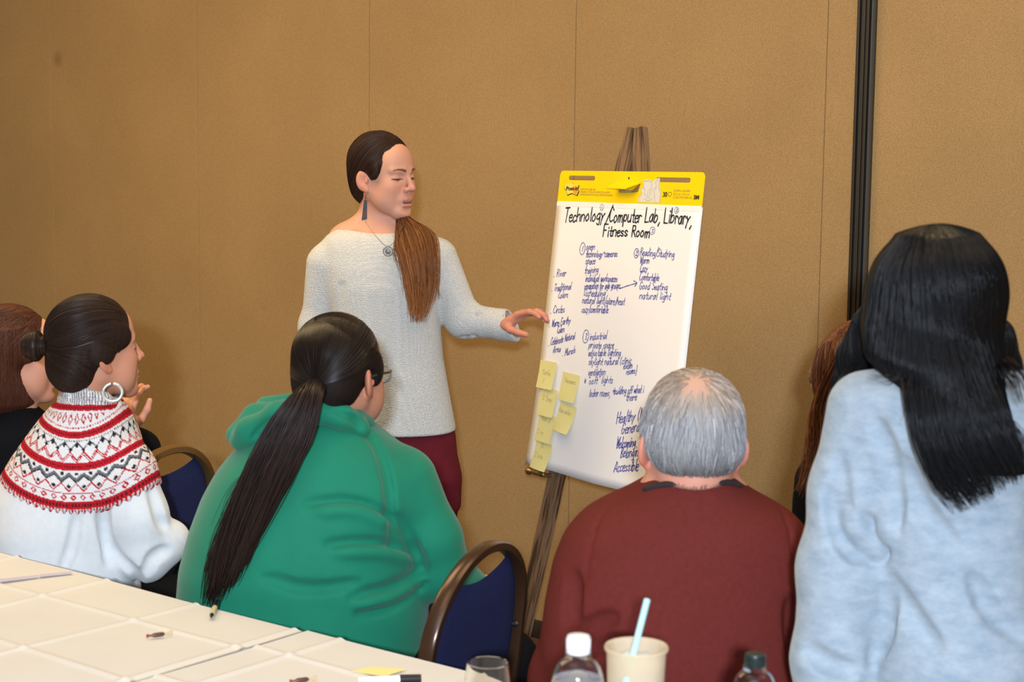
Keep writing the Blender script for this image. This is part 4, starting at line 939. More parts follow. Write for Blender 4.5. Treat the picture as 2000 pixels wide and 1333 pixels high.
def shoe(parent, off, ankle, dirv, m=None):
    d = np.array([dirv[0], dirv[1], 0.0]); d /= np.linalg.norm(d); a = np.array([ankle[0], ankle[1], 0.0])
    ops = [(rc(a + [0, 0, 0.045], a + d * 0.13 + [0, 0, 0.032], 0.042, 0.034), 0, '+'), (rc(a - d * 0.03 + [0, 0, 0.04], a + [0, 0, 0.085], 0.038, 0.042), 0.02, '+'), (half((0, 0, -1), (0, 0, 0.001)), 0.004, '&')]
    fobj('shoe', Field.fit(ops[:2] + [ops[2]], 0.008), m or M_SHOEB, parent, off)
# ================================================================ the standing presenter
def wrinkle(a, b, r, k=0.012, depth=0.6):        # a soft fold: shallow groove along a line on the cloth
    return (rc(a, b, r, r * 0.6), k, '-')
def presenter():
    Y = 4.86; base = P(760, 1400, Y); off = np.array([base[0], Y, 0.0]); who = root('person', 'standing woman in a cream knit sweater and burgundy trousers gesturing at the flip chart', 'person', off)
    SK = srgb(204, 150, 126)
    hd = Frame(P(749, 344, Y), heading(53, -2), sc=0.93, roll=0.02)
    mo = 0.0042
    ops = head_ops(hd, mouth_open=mo, jaw=0.95, wide=0.96)
    nk0 = hd.w((0, -0.025, -0.050)); nk1 = P(744, 446, Y + 0.03)
    ops += [(rc(nk0, nk1, 0.046, 0.053), 0.016, '+')]
    ops += [(rc(P(676, 466, Y + 0.02), P(800, 462, Y + 0.02), 0.038, 0.038), 0.05, '+'), (ell(P(742, 486, Y), (0.12, 0.07, 0.05)), 0.05, '+'),
            (rc(P(722, 440, Y + .03), P(664, 466, Y + 0.03), 0.036, 0.018), 0.04, '+'), (rc(P(765, 440, Y + .03), P(822, 462, Y + 0.03), 0.036, 0.018), 0.04, '+')]
    # collar bones
    ops += [(rc(P(748, 470, Y - 0.058), P(690, 456, Y - 0.035), 0.006), 0.012, '+')]
    # arm and hand towards the pad
    wr = P(986, 634, Y - 0.06)
    head_f = Field.fit(ops, 0.0022, 0.015); V1, F1 = head_f.mesh(); c1 = skin_col(SK, hd, lips=srgb(186, 112, 100), brow=srgb(72, 48, 36), mouth_open=mo)(V1)
    hf = Frame(wr, np.array([0.66, -0.42, 0.46]), u=np.array([-0.45, 0.30, 0.84]), sc=0.90)
    ho, tips = hand_ops(hf, curls=(24, 30, 34, 36), spread=5, thumb=(38, 40), tcurl=22, side=1, start=-0.03)
    V2, F2 = Field.fit(ho, 0.0024, 0.012).mesh(); c2 = np.tile(np.array(SK) * np.array([1.0, 0.80, 0.76]), (len(V2), 1))
    # the body under the clothes (kept inside them)
    bo = [(px_loft([(470, 640, 850, Y + .02, .05), (520, 640, 850, Y + .02, .075), (620, 680, 842, Y + .02, .075), (700, 682, 842, Y + .02, .075), (840, 665, 872, Y + .02, .085), (900, 665, 875, Y + .02, .09)]), 0, '+')]
    hips = [P(715, 890, Y + .02), P(825, 890, Y + .02)]; knee = [P(722, 1130, Y + .01), P(838, 1130, Y + .01)]; ank = [P(722, 1370, Y + .02), P(838, 1370, Y + .02)]
    for h, k, a in zip(hips, knee, ank): bo += [(rc(h, k, .075, .05), .03, '+'), (rc(k, a, .05, .036), .02, '+')]
    S2, E2 = P(868, 503, Y), P(908, 628, Y - 0.01); S1, E1_, W1 = P(622, 515, Y), P(616, 650, Y + 0.02), P(640, 780, Y - 0.02)
    bo += [(rc(S2 + np.array([-.02, 0, -.01]), E2, .028, .028), .03, '+'), (rc(E2, wr, .030, .022), .02, '+'), (rc(S1 + np.array([.022, 0, -.01]), E1_, .028, .028), .03, '+'), (rc(E1_, W1, .03, .022), .02, '+')]
    hf2 = Frame(P(645, 800, Y - 0.03), (0.25, -0.1, -0.95), u=(-1, 0, 0), sc=0.98); h2, _ = hand_ops(hf2, side=1)
    V3, F3 = Field.fit(bo, 0.012).mesh(); V4, F4 = Field.fit(h2, 0.004, 0.012).mesh(); n1, n2, n3 = len(V1), len(V1) + len(V2), len(V1) + len(V2) + len(V3)
    raw('body', np.vstack([V1, V2, V3, V4]), np.vstack([F1, F2 + n1, F3 + n2, F4 + n3]), M_SKIN, who, off, np.vstack([c1, c2, np.tile(SK, (len(V3), 1)), np.tile(SK, (len(V4), 1))]))
    # trousers
    tr = [(px_loft([(800, 655, 880, Y + .015, .100), (850, 650, 890, Y + .015, .118), (930, 640, 897, Y + .02, .125), (985, 655, 892, Y + .02, .085)]), 0, '+')]
    for (h, k, a) in ((P(712, 940, Y + .02), P(716, 1130, Y + .01), P(720, 1375, Y + .02)), (P(832, 940, Y + .02), P(842, 1130, Y + .01), P(842, 1375, Y + .02))):
        tr += [(rc(h, k, .090, .068), .03, '+'), (rc(k, a, .068, .055), .02, '+')]
    tr += [(rc(P(800, 862, Y - .12), P(845, 905, Y - .115), .005), .010, '-'), (rc(P(770, 900, Y - .125), P(772, 985, Y - .12), .007, .004), .012, '-'), (rc(P(795, 875, Y - .118), P(770, 900, Y - .118), .004), .008, '-')]
    fobj('trousers', Field.fit(tr, 0.006), mat('burgundy_cotton', (0.125, 0.010, 0.018), 0.8, var=0.12, vscale=30, bump=0.12, bscale=700, spec=0.2), who, off)
    for a in (P(720, 1385, Y + .02), P(842, 1385, Y + .02)): shoe(who, off, a, (0.25, -1))
    # knit sweater
    sw = [(px_loft([(449, 662, 828, Y + .012, .060), (454, 646, 840, Y + .012, .078), (464, 634, 852, Y + .012, .092), (485, 626, 864, Y + .012, .105), (520, 628, 866, Y + .008, .116), (560, 636, 862, Y + .005, .122), (620, 648, 861, Y + .005, .122), (700, 650, 866, Y + .008, .124), (780, 642, 880, Y + .01, .132), (838, 634, 891, Y + .012, .138)], 2.3), 0, '+'),
          (rc(P(856, 503, Y), P(905, 624, Y - .01), .052, .047), .022, '+'), (rc(P(907, 626, Y - .01), P(990, 634, Y - .055), .046, .040), .025, '+'), (rc(P(980, 636, Y - .052), P(1004, 637, Y - .066), .039, .044), .012, '+'),
          (rc(P(635, 515, Y), P(623, 640, Y + .02), .051, .048), .022, '+'), (rc(P(620, 640, Y + .02), P(640, 775, Y - .02), .050, .042), .03, '+')]
    sw += [(ell(P(745, 441, Y + .004), (0.088, 0.080, 0.026)), .010, '-')]                 # boat neck opening
    d = P(1004, 630, Y - .07) - P(960, 634, Y - .05); d /= np.linalg.norm(d)
    sw += [(half(d + np.array([0, 0, .30]), P(1000, 634, Y - .07)), .004, '&')]             # open cuff
    sw += [(rc(P(975, 633, Y - .047), P(1030, 634, Y - .08), .0335, .040), .003, '-')]
    # folds at the elbow, armpit and belly
    for a, b, r in (((664, 560, -.10), (662, 640, -.095), .010), ((905, 660, -.03), (935, 612, -.055), .006), ((925, 655, -.04), (948, 615, -.055), .005), ((872, 560, -.085), (868, 615, -.07), .007), ((690, 640, -.135), (760, 700, -.135), .006), ((800, 690, -.135), (850, 650, -.12), .005), ((700, 760, -.140), (780, 790, -.144), .005)):
        sw.append((rc(P(a[0], a[1], Y + a[2]), P(b[0], b[1], Y + b[2]), r, r * .6), .014, '-'))
    M_KNIT = mat('cream_knit', (0.60, 0.60, 0.575), 0.9, var=0.10, vscale=260, weave=0.75, wscale=230, spec=0.15, sheen=0.2, stretch=(1, 1, 1.4))
    fobj('sweater', Field.fit(sw, 0.0042), M_KNIT, who, off)
    # hair: slick cap, then a long tail over the shoulder
    hc = [(hd.ell((0, -0.021, 0.044), (0.0800, 0.0995, 0.0870)), 0, '+'), (hd.ell((0, -0.052, -0.018), (0.066, 0.058, 0.074)), .03, '+')]
    for s in (-1, 1): hc += [(hd.ell((0.068 * s, 0.018, 0.022), (0.012, 0.022, 0.030)), .012, '+'), (hd.ell((0.080 * s, -0.004, -0.012), (0.014, 0.022, 0.030)), .006, '-')]
    for s in (-1, 1): hc += [(hd.ell((0.057 * s, 0.058, 0.066), (0.015, 0.014, 0.019)), .010, '-')]
    hf_ = Field.fit(hc, 0.003, 0.02); HB = srgb(50, 33, 25)
    fobj('hair', hf_, M_HAIRB, who, off, streak(HB, 0.30, hd))
    st = []
    for k in range(900):
        a = RNG.uniform(-1.25, 1.25); st.append((math.sin(a) * 0.075, 0.05 + RNG.uniform(-.05, .03), 0.088 - 0.085 * abs(a) / 1.25 + RNG.uniform(-.01, .03)))
    st = hd.w(np.array(st)); tgt = hd.w((-0.01, -0.088, -0.055))
    fp = flow_paths(hf_, st, lambda p, i: (tgt - p) / (np.linalg.norm(tgt - p, axis=1, keepdims=True) + 1e-6), n=24, step=0.0085)
    strand_mesh('hair_strands', fp, 0.0008, M_HAIR, who, off, HB, 0.18)
    tc = [hd.w((-0.005, -0.085, -0.060)), P(776, 418, Y + .06), P(792, 437, Y - .06), P(806, 460, Y - .115), P(817, 500, Y - .145), P(821, 560, Y - .150), P(814, 632, Y - .150)]
    tp = tail_paths(tc, [.014, .012, .018, .040, .056, .050, .040, .018], [.014, .012, .016, .018, .020, .020, .016, .010], 1000, wav=0.007, endmin=0.66)
    lw = tail_paths([P(806, 450, Y - .12), P(838, 500, Y - .135), P(852, 560, Y - .13), P(858, 590, Y - .125)], [.012, .014, .012, .012], [.006] * 4, 26, wav=.006, endmin=.5); strand_mesh('loose_hair', lw, .0007, M_HAIR, who, off, srgb(110, 68, 40), .3)
    lw = tail_paths([P(788, 440, Y - .115), P(776, 470, Y - .135), P(770, 500, Y - .135), P(785, 540, Y - .135)], [.003, .005, .006, .008], [.004] * 4, 9, wav=.004, endmin=.7); strand_mesh('loose_hair', lw, .0006, M_HAIR, who, off, srgb(90, 56, 36), .3)
    strand_mesh('ponytail', tp, 0.0010, M_HAIR, who, off, srgb(44, 26, 17), 0.40, tipcol=srgb(146, 90, 46))
    core = smooth_path(tc, 6); core = core[:int(len(core) * 0.86)]; V, F = tube(core, np.interp(np.linspace(0, 1, len(core)), [0, .3, .6, 1], [.010, .020, .042, .018]), 12, True, np.interp(np.linspace(0, 1, len(core)), [0, .5, 1], [.011, .015, .008]), up=(1, 0, 0))
    raw('ponytail_core', V, F, M_HAIR, who, off, np.tile(srgb(48, 29, 19), (len(V), 1)))
    # earring, necklace
    lobe = hd.w((0.078, -0.002, -0.043)); er = MB(); top = P(714, 372, Y - .06); L = lambda x, y: P(x, y, Y - .066)
    MB().tube(smooth_path([lobe, P(714.5, 378, Y - .066), P(714, 391, Y - .066)], 5), 0.0012, 6).build('earring_hook', mat('copper_wire', (0.45, 0.22, 0.10), .3, metal=.9), who, off=off)
    q = [L(711, 391), L(716.5, 391.5), L(716.5, 428), L(706, 431)]; q2 = [v + np.array([0, .004, 0]) for v in q]
    raw('earring', q + q2, [[0, 1, 2, 3], [7, 6, 5, 4], [0, 4, 5, 1], [1, 5, 6, 2], [2, 6, 7, 3], [3, 7, 4, 0]], mat('dark_inlaid_earring', (0.010, 0.014, 0.020), .5, var=.5, vscale=60), who, off, None, False)
    q = [L(710, 412), L(716, 410), L(716, 424), L(708, 427)]; raw('earring_inlay', [v - np.array([0, .0006, 0]) for v in q], [[0, 1, 2, 3]], mat('rust_inlay', (0.06, 0.018, 0.012), .5), who, off, None, False)
    ch = smooth_path([P(709, 425, Y - .045), P(722, 446, Y - .085), P(740, 468, Y - .118), P(757, 481, Y - .126), P(774, 466, Y - .115), P(784, 440, Y - .080)], 8)
    MB().tube(ch, 0.0007, 6).build('necklace_chain', mat('silver_chain', (0.30, 0.28, 0.25), .35, metal=.9), who, off=off)
    M_SIL = mat('silver_pendant', (0.14, 0.14, 0.135), .4, metal=.7)
    pc = P(757.5, 491, Y - .128); ring = [pc + np.array([math.cos(a) * .0122, 0, math.sin(a) * .0122]) for a in np.linspace(0, 2 * math.pi, 25)]
    MB().tube(ring, 0.0014, 8).build('pendant_ring', M_SIL, who, off=off)
    pb = MB().lathe([(0.0001, -.001), (.0075, -.001), (.0078, 0), (.0070, .001), (.0001, .0014)], 20, tuple(pc), Matrix.Rotation(math.radians(90), 3, 'X'))
    for k in range(8): a = k * math.pi / 4; pb.tube([pc + np.array([math.cos(a) * .003, -.001, math.sin(a) * .003]), pc + np.array([math.cos(a) * .0075, -.001, math.sin(a) * .0075])], .0009, 6)
    pb.build('pendant', M_SIL, who, off=off)
presenter()
# ================================================================ the seated listeners
def knit_black(name): return mat(name, (0.0045, 0.005, 0.007), 0.85, bump=0.1, bscale=500, spec=0.12)
M_BLACKCLOTH = knit_black('black_jersey')
def finish(who, off, parts):              # parts: (V, F, col) joined as the one skin mesh
    Vs, Fs, Cs = [], [], []; n = 0
    for V, F, c in parts: Vs.append(V); Fs.append(F + n); Cs.append(c if np.ndim(c) == 2 else np.tile(np.array(c), (len(V), 1))); n += len(V)
    return raw('body', np.vstack(Vs), np.vstack(Fs), M_SKIN, who, off, np.vstack(Cs))
def fmesh(ops, h, pad=0.03): f = Field.fit(ops, h, pad); V, F = f.mesh(); return V, F
def rcs(pts, rs, k=0.03): return [(rc(pts[i], pts[i + 1], rs[i], rs[i + 1]), k, '+') for i in range(len(pts) - 1)]
def grooves(lst, Y, k=0.014): return [(rc(P(a[0], a[1], Y + a[2]), P(b[0], b[1], Y + b[2]), r, r * .5), k, '-') for a, b, r in lst]
def on_surf(fld, pxs, Y0, n=8, lift=0.0):  # a photo polyline dropped onto a cloth surface
    q = smooth_path([np.array(a, float) for a in pxs], n); out = []
    for a in q:
        d = ray(*a); ys = np.linspace(Y0 - 0.5, Y0 + 0.2, 350); pts = CAM + d[None, :] * (ys / d[1])[:, None]; v = fld.sample(pts); i = np.argmax(v < 0)
        if v[i] < 0: out.append(pts[i] - d / np.linalg.norm(d) * lift)
    return np.array(out)
def groove_on(fld, lines, Y0, r=0.006, k=0.012, mode='-'):
    for L in lines:
        p = on_surf(fld, L, Y0, 5)
        fld.run([(rc(p[i], p[i + 1], r * (0.5 + math.sin(math.pi * (i + .5) / len(p)) * .5), r * (0.5 + math.sin(math.pi * (i + 1.5) / len(p)) * .5)), k, mode) for i in range(len(p) - 1)])
# ---------------------------------------------------------------- green hoodie
def green():
    Y = 3.62; b = P(610, 1300, Y); off = np.array([b[0], Y, 0.0]); who = root('person', 'seated woman in a green hoodie with a very long dark ponytail', 'person', off)
    SK = srgb(186, 130, 104); hd = Frame(P(664, 730, Y - .02), heading(152, -4), sc=1.0)
    ho = head_ops(hd, fat=0.004, wide=1.02) + [(hd.ell((0.040, 0.045, -0.050), (0.026, 0.035, 0.035)), .02, '+'), (rc(hd.w((0, -.03, -.05)), P(640, 850, Y), .062, .07), .02, '+')]
    V1, F1 = fmesh(ho, .003, .02); c1 = skin_col(SK, hd, brow=srgb(40, 28, 22))(V1)
    pelvis = P(630, 1345, Y + .02)
    bo = [(px_loft([(830, 560, 700, Y, .06), (900, 470, 790, Y, .12), (1100, 420, 780, Y, .14), (1320, 420, 790, Y, .15)]), 0, '+')]
    K1 = P(975, 1335, Y + .14); K2 = P(860, 1345, Y + .38); H1 = P(745, 1360, Y - .02); H2 = P(620, 1360, Y + .06)
    K1[2] = K2[2] = 0.52; H1[2] = H2[2] = 0.55; A1 = K1 + np.array([.06, .10, -.44]); A2 = K2 + np.array([.05, .08, -.44])
    for h, k, a in ((H1, K1, A1), (H2, K2, A2)): bo += rcs([h, k, a], [.08, .05, .035])
    hw = P(992, 1235, Y + .13); hf = Frame(hw, (0.05, 0.3, 0.9), u=(0.9, -0.2, 0), sc=.95); hops, _ = hand_ops(hf, curls=(50, 55, 60, 60), side=-1)
    bo += rcs([P(780, 960, Y), P(850, 1105, Y - .02), hw], [.035, .03, .022])
    finish(who, off, [(V1, F1, c1), (*fmesh(bo, .012), SK), (*fmesh(hops, .003, .015), SK)])
    # hoodie
    sw = [(px_loft([(806, 572, 690, Y - .01, .075), (822, 530, 722, Y - .01, .105), (845, 492, 752, Y, .135), (880, 458, 796, Y, .165), (920, 425, 822, Y, .185), (970, 397, 832, Y, .20), (1040, 371, 824, Y, .21), (1110, 353, 830, Y, .215), (1180, 347, 838, Y, .215), (1250, 350, 835, Y, .215), (1330, 356, 830, Y, .21), (1400, 370, 820, Y, .20)], 2.3), 0, '+')]
    sw += rcs([P(782, 945, Y - .02), P(838, 1055, Y - .03), P(856, 1110, Y - .02)], [.078, .064, .062], .03) + rcs([P(856, 1110, Y - .02), P(990, 1215, Y + .12)], [.060, .034], .02)
    fd = Field.fit(sw, .0055)
    groove_on(fd, [[(690, 815), (735, 870), (758, 940), (766, 1020), (775, 1075)], [(600, 985), (680, 982), (745, 1005), (790, 1050)], [(640, 1065), (720, 1062), (790, 1075), (822, 1090)], [(690, 1165), (760, 1150), (830, 1112)], [(700, 1200), (770, 1180), (828, 1140)], [(780, 1010), (808, 1070), (826, 1120)], [(520, 1130), (600, 1150), (700, 1140)]], Y, .0055, .018)
    groove_on(fd, [[(620, 1000), (700, 1000), (770, 1035)], [(660, 1080), (740, 1080), (800, 1095)], [(700, 1182), (770, 1165), (825, 1128)]], Y, .005, .018, '+')
    groove_on(fd, [[(568, 838), (560, 900), (545, 960)], [(690, 812), (738, 868), (761, 940), (768, 1022)]], Y, .003, .006)
    hood = rcs([P(706, 838, Y - .08), P(668, 815, Y - .10), P(610, 803, Y - .11), P(545, 812, Y - .10), P(488, 845, Y - .07), P(470, 862, Y - .06)], [.018, .022, .024, .026, .027, .020], .02) + \
           rcs([P(560, 800, Y - .05), P(500, 815, Y - .02), P(462, 850, Y - .03)], [.022, .024, .022], .02) + rcs([P(690, 812, Y - .06), P(715, 828, Y - .02)], [.022, .018], .02) + rcs([P(520, 795, Y + .02), P(575, 785, Y + .0)], [.022, .018], .02)
    M_GRN = mat('green_fleece', (0.006, 0.185, 0.105), 0.75, var=0.06, vscale=14, bump=0.08, bscale=900, spec=0.25, sheen=0.15)
    fobj('hoodie', fd, M_GRN, who, off)
    hfd = Field.fit(hood, .004); groove_on(hfd, [[(560, 812), (520, 830), (495, 855)], [(660, 805), (690, 820), (705, 835)]], Y, .005, .010); fobj('hood', hfd, M_GRN, who, off)
    pt = [(rc(H1, K1, .115, .088), 0, '+'), (rc(K1, A1 + [0, 0, .02], .085, .06), .02, '+'), (rc(H2, K2, .115, .088), .03, '+'), (rc(K2, A2 + [0, 0, .02], .085, .06), .02, '+'), (rc(H1, H2, .12, .12), .04, '+')]
    fobj('trousers', Field.fit(pt, .009), M_BLACKCLOTH, who, off)
    for a in (A1, A2): shoe(who, off, a, (.55, .8))
    # hair
    hc = [(hd.ell((0, -0.020, 0.038), (0.083, 0.098, 0.087)), 0, '+'), (hd.ell((0, -0.052, -0.022), (0.072, 0.056, 0.062)), .03, '+')]
    for s in (-1, 1): hc += [(hd.ell((0.076 * s, 0.010, 0.012), (0.012, 0.030, 0.034)), .015, '+'), (hd.ell((0.086 * s, -0.012, -0.022), (0.014, 0.022, 0.036)), .006, '-')]
    hf_ = Field.fit(hc, .0035, .02); HB = srgb(30, 22, 19); fobj('hair', hf_, M_HAIRB, who, off, streak(HB, .2, hd))
    tie = P(611, 757, Y - .14); tie = hf_.project(tie[None], 0)[0]
    st = []
    for k in range(800): a = RNG.uniform(-math.pi, math.pi); e = RNG.uniform(0.1, 1.0); st.append((math.sin(a) * .078 * e, -0.02 + math.cos(a) * .09 * e, .12 - .10 * e * e))
    fp = flow_paths(hf_, hd.w(np.array(st)), lambda p, i: (tie - p) / (np.linalg.norm(tie - p, axis=1, keepdims=True) + 1e-6), n=26, step=.0085)
    strand_mesh('hair_strands', fp, .0009, M_HAIRK, who, off, HB, .25)
    nrm = np.array([-.12, -1, 0]); MB().tube([tie + nrm * .022 + np.array([math.cos(a) * .021, .0, math.sin(a) * .017 - .006]) for a in np.linspace(0, 2 * math.pi, 21)], .006, 8).build('hair_tie', M_BLACKCLOTH, who, off=off)
    tc = [tie, P(602, 775, Y - .185), P(568, 840, Y - .205), P(522, 930, Y - .215), P(474, 1030, Y - .215), P(440, 1110, Y - .205), P(412, 1185, Y - .17)]
    tp = tail_paths(tc, [.018, .028, .044, .044, .037, .030, .012], [.016, .018, .020, .020, .018, .016, .008], 1000, n=30, wav=.010, endmin=.70)
    strand_mesh('ponytail', tp, .0013, M_HAIRK, who, off, srgb(40, 28, 24), .38)
    wisp = tail_paths([tc[3], P(470, 960, Y - .2), P(430, 1040, Y - .2), P(418, 1110, Y - .2)], [.03, .028, .02, .02], [.006] * 4, 14, n=20, wav=.008, endmin=.6); strand_mesh('loose_hair', wisp, .0006, M_HAIRK, who, off, srgb(40, 28, 24), .2)
    core = smooth_path(tc, 6)[:-3]; L = np.linspace(0, 1, len(core)); V, F = tube(core, np.interp(L, [0, .3, .7, 1], [.014, .034, .034, .012]), 12, True, np.interp(L, [0, .5, 1], [.012, .013, .006]), up=(1, 0, 0)); raw('ponytail_core', V, F, M_HAIRK, who, off, np.tile(srgb(24, 17, 14), (len(V), 1)))
    # glasses: right lens rim and temple
    M_RIM = mat('clear_grey_glasses', (0.30, 0.32, 0.34), .15, trans=.5)
    ring = [hd.w((.040 + .025 * math.cos(a), .096 - .006 * math.cos(a), -.002 + .019 * math.sin(a))) for a in np.linspace(0, 2 * math.pi, 25)]; MB().tube(ring, .0022, 8).build('glasses_rim', M_RIM, who, off=off)
    ring = [hd.w((-.030 + .026 * math.cos(a), .106 - .001 * math.cos(a), -.002 + .019 * math.sin(a))) for a in np.linspace(0, 2 * math.pi, 25)]; MB().tube(ring, .0022, 8).build('glasses_rim', M_RIM, who, off=off)
    MB().tube(smooth_path([hd.w(q) for q in ((.066, .090, .006), (.0800, .060, .006), (.084, .010, .004), (.083, -.010, .000))], 5), .0026, 8).build('glasses_temple', mat('dark_temple', (.03, .03, .035), .3), who, off=off)
green()
# ---------------------------------------------------------------- burgundy sweater, grey hair
def man():
    Y = 3.06; b = P(1340, 1400, Y); off = np.array([b[0], Y, 0.0]); who = root('person', 'seated grey-haired man in a dark red sweater seen from behind', 'person', off)
    SK = srgb(205, 142, 120); hd = Frame(P(1351, 860, Y), heading(183, 3), sc=1.06)
    ho = head_ops(hd, wide=1.02, jaw=1.1, fat=.003) + [(rc(hd.w((0, -.030, -.050)), P(1352, 985, Y + .0), .066, .074), .02, '+'), (rc(P(1290, 985, Y), P(1415, 985, Y), .05, .05), .03, '+')]
    V1, F1 = fmesh(ho, .0035, .02); c1 = skin_col(SK, hd)(V1)
    bo = [(px_loft([(985, 1250, 1450, Y, .06), (1060, 1190, 1510, Y, .09), (1330, 1150, 1540, Y, .12), (1560, 1160, 1530, Y, .13)]), 0, '+')]
    H1, H2 = P(1270, 1560, Y + .04), P(1430, 1560, Y + .04); H1[2] = H2[2] = .54; K1, K2 = H1 + np.array([-.10, .42, -.02]), H2 + np.array([.04, .42, -.02]); A1, A2 = K1 + np.array([0, .04, -.44]), K2 + np.array([0, .04, -.44])
    for h, k, a in ((H1, K1, A1), (H2, K2, A2)): bo += rcs([h, k, a], [.08, .05, .035])
    Wl, Wr = P(1180, 1420, Y + .28), P(1500, 1420, Y + .28)
    bo += rcs([P(1185, 1060, Y), P(1125, 1330, Y + .02), Wl], [.03, .03, .022]) + rcs([P(1510, 1060, Y), P(1555, 1330, Y + .02), Wr], [.03, .03, .022])
    hs = []
    for Wp, sd in ((Wl, 1), (Wr, -1)): hops, _ = hand_ops(Frame(Wp, (.4 * sd, .9, -.1), u=(0, 0.1, 1), sc=1.05), side=sd); hs.append((*fmesh(hops, .005, .015), SK))
    finish(who, off, [(V1, F1, c1), (*fmesh(bo, .014), SK)] + hs)
    sw = [(px_loft([(914, 1292, 1420, Y, .072), (930, 1270, 1438, Y, .090), (948, 1245, 1458, Y, .104), (962, 1220, 1478, Y, .112), (982, 1172, 1520, Y, .125), (1005, 1136, 1555, Y, .138), (1045, 1102, 1588, Y, .150), (1100, 1080, 1605, Y, .158), (1180, 1064, 1614, Y, .165), (1260, 1054, 1618, Y, .170), (1340, 1050, 1622, Y, .172), (1560, 1060, 1615, Y, .172)], 2.35), 0, '+')]
    sw += rcs([P(1112, 1330, Y + .02), Wl], [.072, .045], .03) + rcs([P(1560, 1330, Y + .02), Wr], [.072, .045], .03)
    fd = Field.fit(sw, .0055)
    groove_on(fd, [[(1122, 1130), (1117, 1180), (1116, 1245)], [(1128, 1262), (1150, 1232), (1195, 1208)], [(1125, 1275), (1165, 1262), (1230, 1258)], [(1545, 1180), (1552, 1250), (1560, 1320)]], Y, .007, .022)
    groove_on(fd, [[(1190, 985), (1165, 1025), (1150, 1090), (1142, 1150)], [(1520, 985), (1540, 1030), (1552, 1100)]], Y, .0028, .006)
    M_RED = mat('dark_red_sweatshirt', (0.120, 0.020, 0.016), 0.85, var=0.10, vscale=120, bump=0.10, bscale=800, spec=0.12, sheen=0.0)
    fobj('sweater', fd, M_RED, who, off)
    cp_ = on_surf(fd, [(1258, 957), (1285, 950), (1318, 946), (1352, 944), (1390, 943), (1424, 944), (1447, 950)], Y, 4, .0005); col = rcs(cp_, [.0044] * len(cp_), .008); fobj('collar', Field.fit(col, .003, .015), mat('charcoal_collar', (.022, .012, .013), .8), who, off)
    pt = [(rc(H1, K1, .10, .08), 0, '+'), (rc(K1, A1 + [0, 0, .02], .078, .058), .02, '+'), (rc(H2, K2, .10, .08), .03, '+'), (rc(K2, A2 + [0, 0, .02], .078, .058), .02, '+'), (rc(H1, H2, .11, .11), .04, '+')]
    fobj('trousers', Field.fit(pt, .010), mat('dark_denim', (.015, .02, .04), .8), who, off)
    for a in (A1, A2): shoe(who, off, a, (0, 1))
    # thin grey hair: cap fitted close to the skull, then short strands
    hc = [(hd.ell((0, -.020, .035), (.0800, .0935, .0860)), 0, '+'), (hd.ell((0, -.050, -.005), (.0725, .054, .044)), .03, '+')]
    for s in (-1, 1): hc += [(hd.ell((.0735 * s, .000, .004), (.012, .028, .036)), .015, '+'), (hd.ell((.088 * s, -.012, -.018), (.016, .022, .034)), .006, '-')]
    hf_ = Field.fit(hc, .0035, .02)
    crown = hd.w((-.004, -.062, .098))
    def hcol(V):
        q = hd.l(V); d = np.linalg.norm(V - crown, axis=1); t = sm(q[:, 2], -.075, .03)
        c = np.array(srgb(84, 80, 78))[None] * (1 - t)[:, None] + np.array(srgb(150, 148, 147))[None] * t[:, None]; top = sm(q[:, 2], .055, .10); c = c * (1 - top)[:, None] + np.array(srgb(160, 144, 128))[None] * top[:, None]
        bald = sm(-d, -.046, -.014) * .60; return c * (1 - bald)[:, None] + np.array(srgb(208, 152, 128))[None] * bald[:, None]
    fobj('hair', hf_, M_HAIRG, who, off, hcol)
    n = 2600; a = RNG.uniform(-math.pi, math.pi, n); e = np.sqrt(RNG.uniform(0.03, 1.0, n)); st = np.stack([np.sin(a) * .083 * e, -.03 + np.cos(a) * .09 * e, .125 - .17 * e ** 2.4 + RNG.normal(0, .012, n)], 1)
    st = hf_.project(hd.w(st), 0, 5); dc = np.linalg.norm(st - crown, axis=1); keep = RNG.uniform(0, 1, n) < sm(dc, .008, .055) + .10; st = st[keep]; keep = hd.l(st)[:, 2] > -.055; st = st[keep]
    jit = RNG.normal(0, .25, (len(st), 3)); lift = RNG.uniform(.0004, .004, len(st))
    def df(p, i): g = (p - crown); g = g / (np.linalg.norm(g, axis=1, keepdims=True) + 1e-6) + np.array([0, 0, -.9]) + jit; return g
    fp = flow_paths(hf_, st, df, n=9, step=.0042, keepall=True); ok = (np.abs(hf_.sample(fp.reshape(-1, 3)).reshape(fp.shape[:2])) < .004).all(1) & (hd.l(fp[:, 0])[:, 1] < .06); fp = fp[ok]; st = st[ok]; lift = lift[ok]; nn = hf_.grad(fp.reshape(-1, 3)).reshape(fp.shape); fp = fp + nn * (lift[:, None] * np.linspace(.1, 1, 9)[None, :])[..., None]
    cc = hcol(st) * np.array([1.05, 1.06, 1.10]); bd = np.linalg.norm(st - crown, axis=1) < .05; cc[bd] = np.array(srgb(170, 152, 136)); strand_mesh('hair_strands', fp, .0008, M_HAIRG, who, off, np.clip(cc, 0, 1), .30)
    # a few hairs at the nape
    n = 300; st = np.stack([RNG.uniform(-.058, .058, n), np.full(n, -.10), RNG.uniform(-.072, -.050, n)], 1); skf = Field.fit(ho, .006, .02); fp = flow_paths(skf, hd.w(st), lambda p, i: np.tile(np.array([0, 0, -1.0]), (len(p), 1)) + RNG.normal(0, .2, (len(p), 3)), n=6, step=.004, off=.001)
    strand_mesh('nape_hair', fp, .0004, M_HAIRG, who, off, srgb(120, 100, 88), .3)
man()
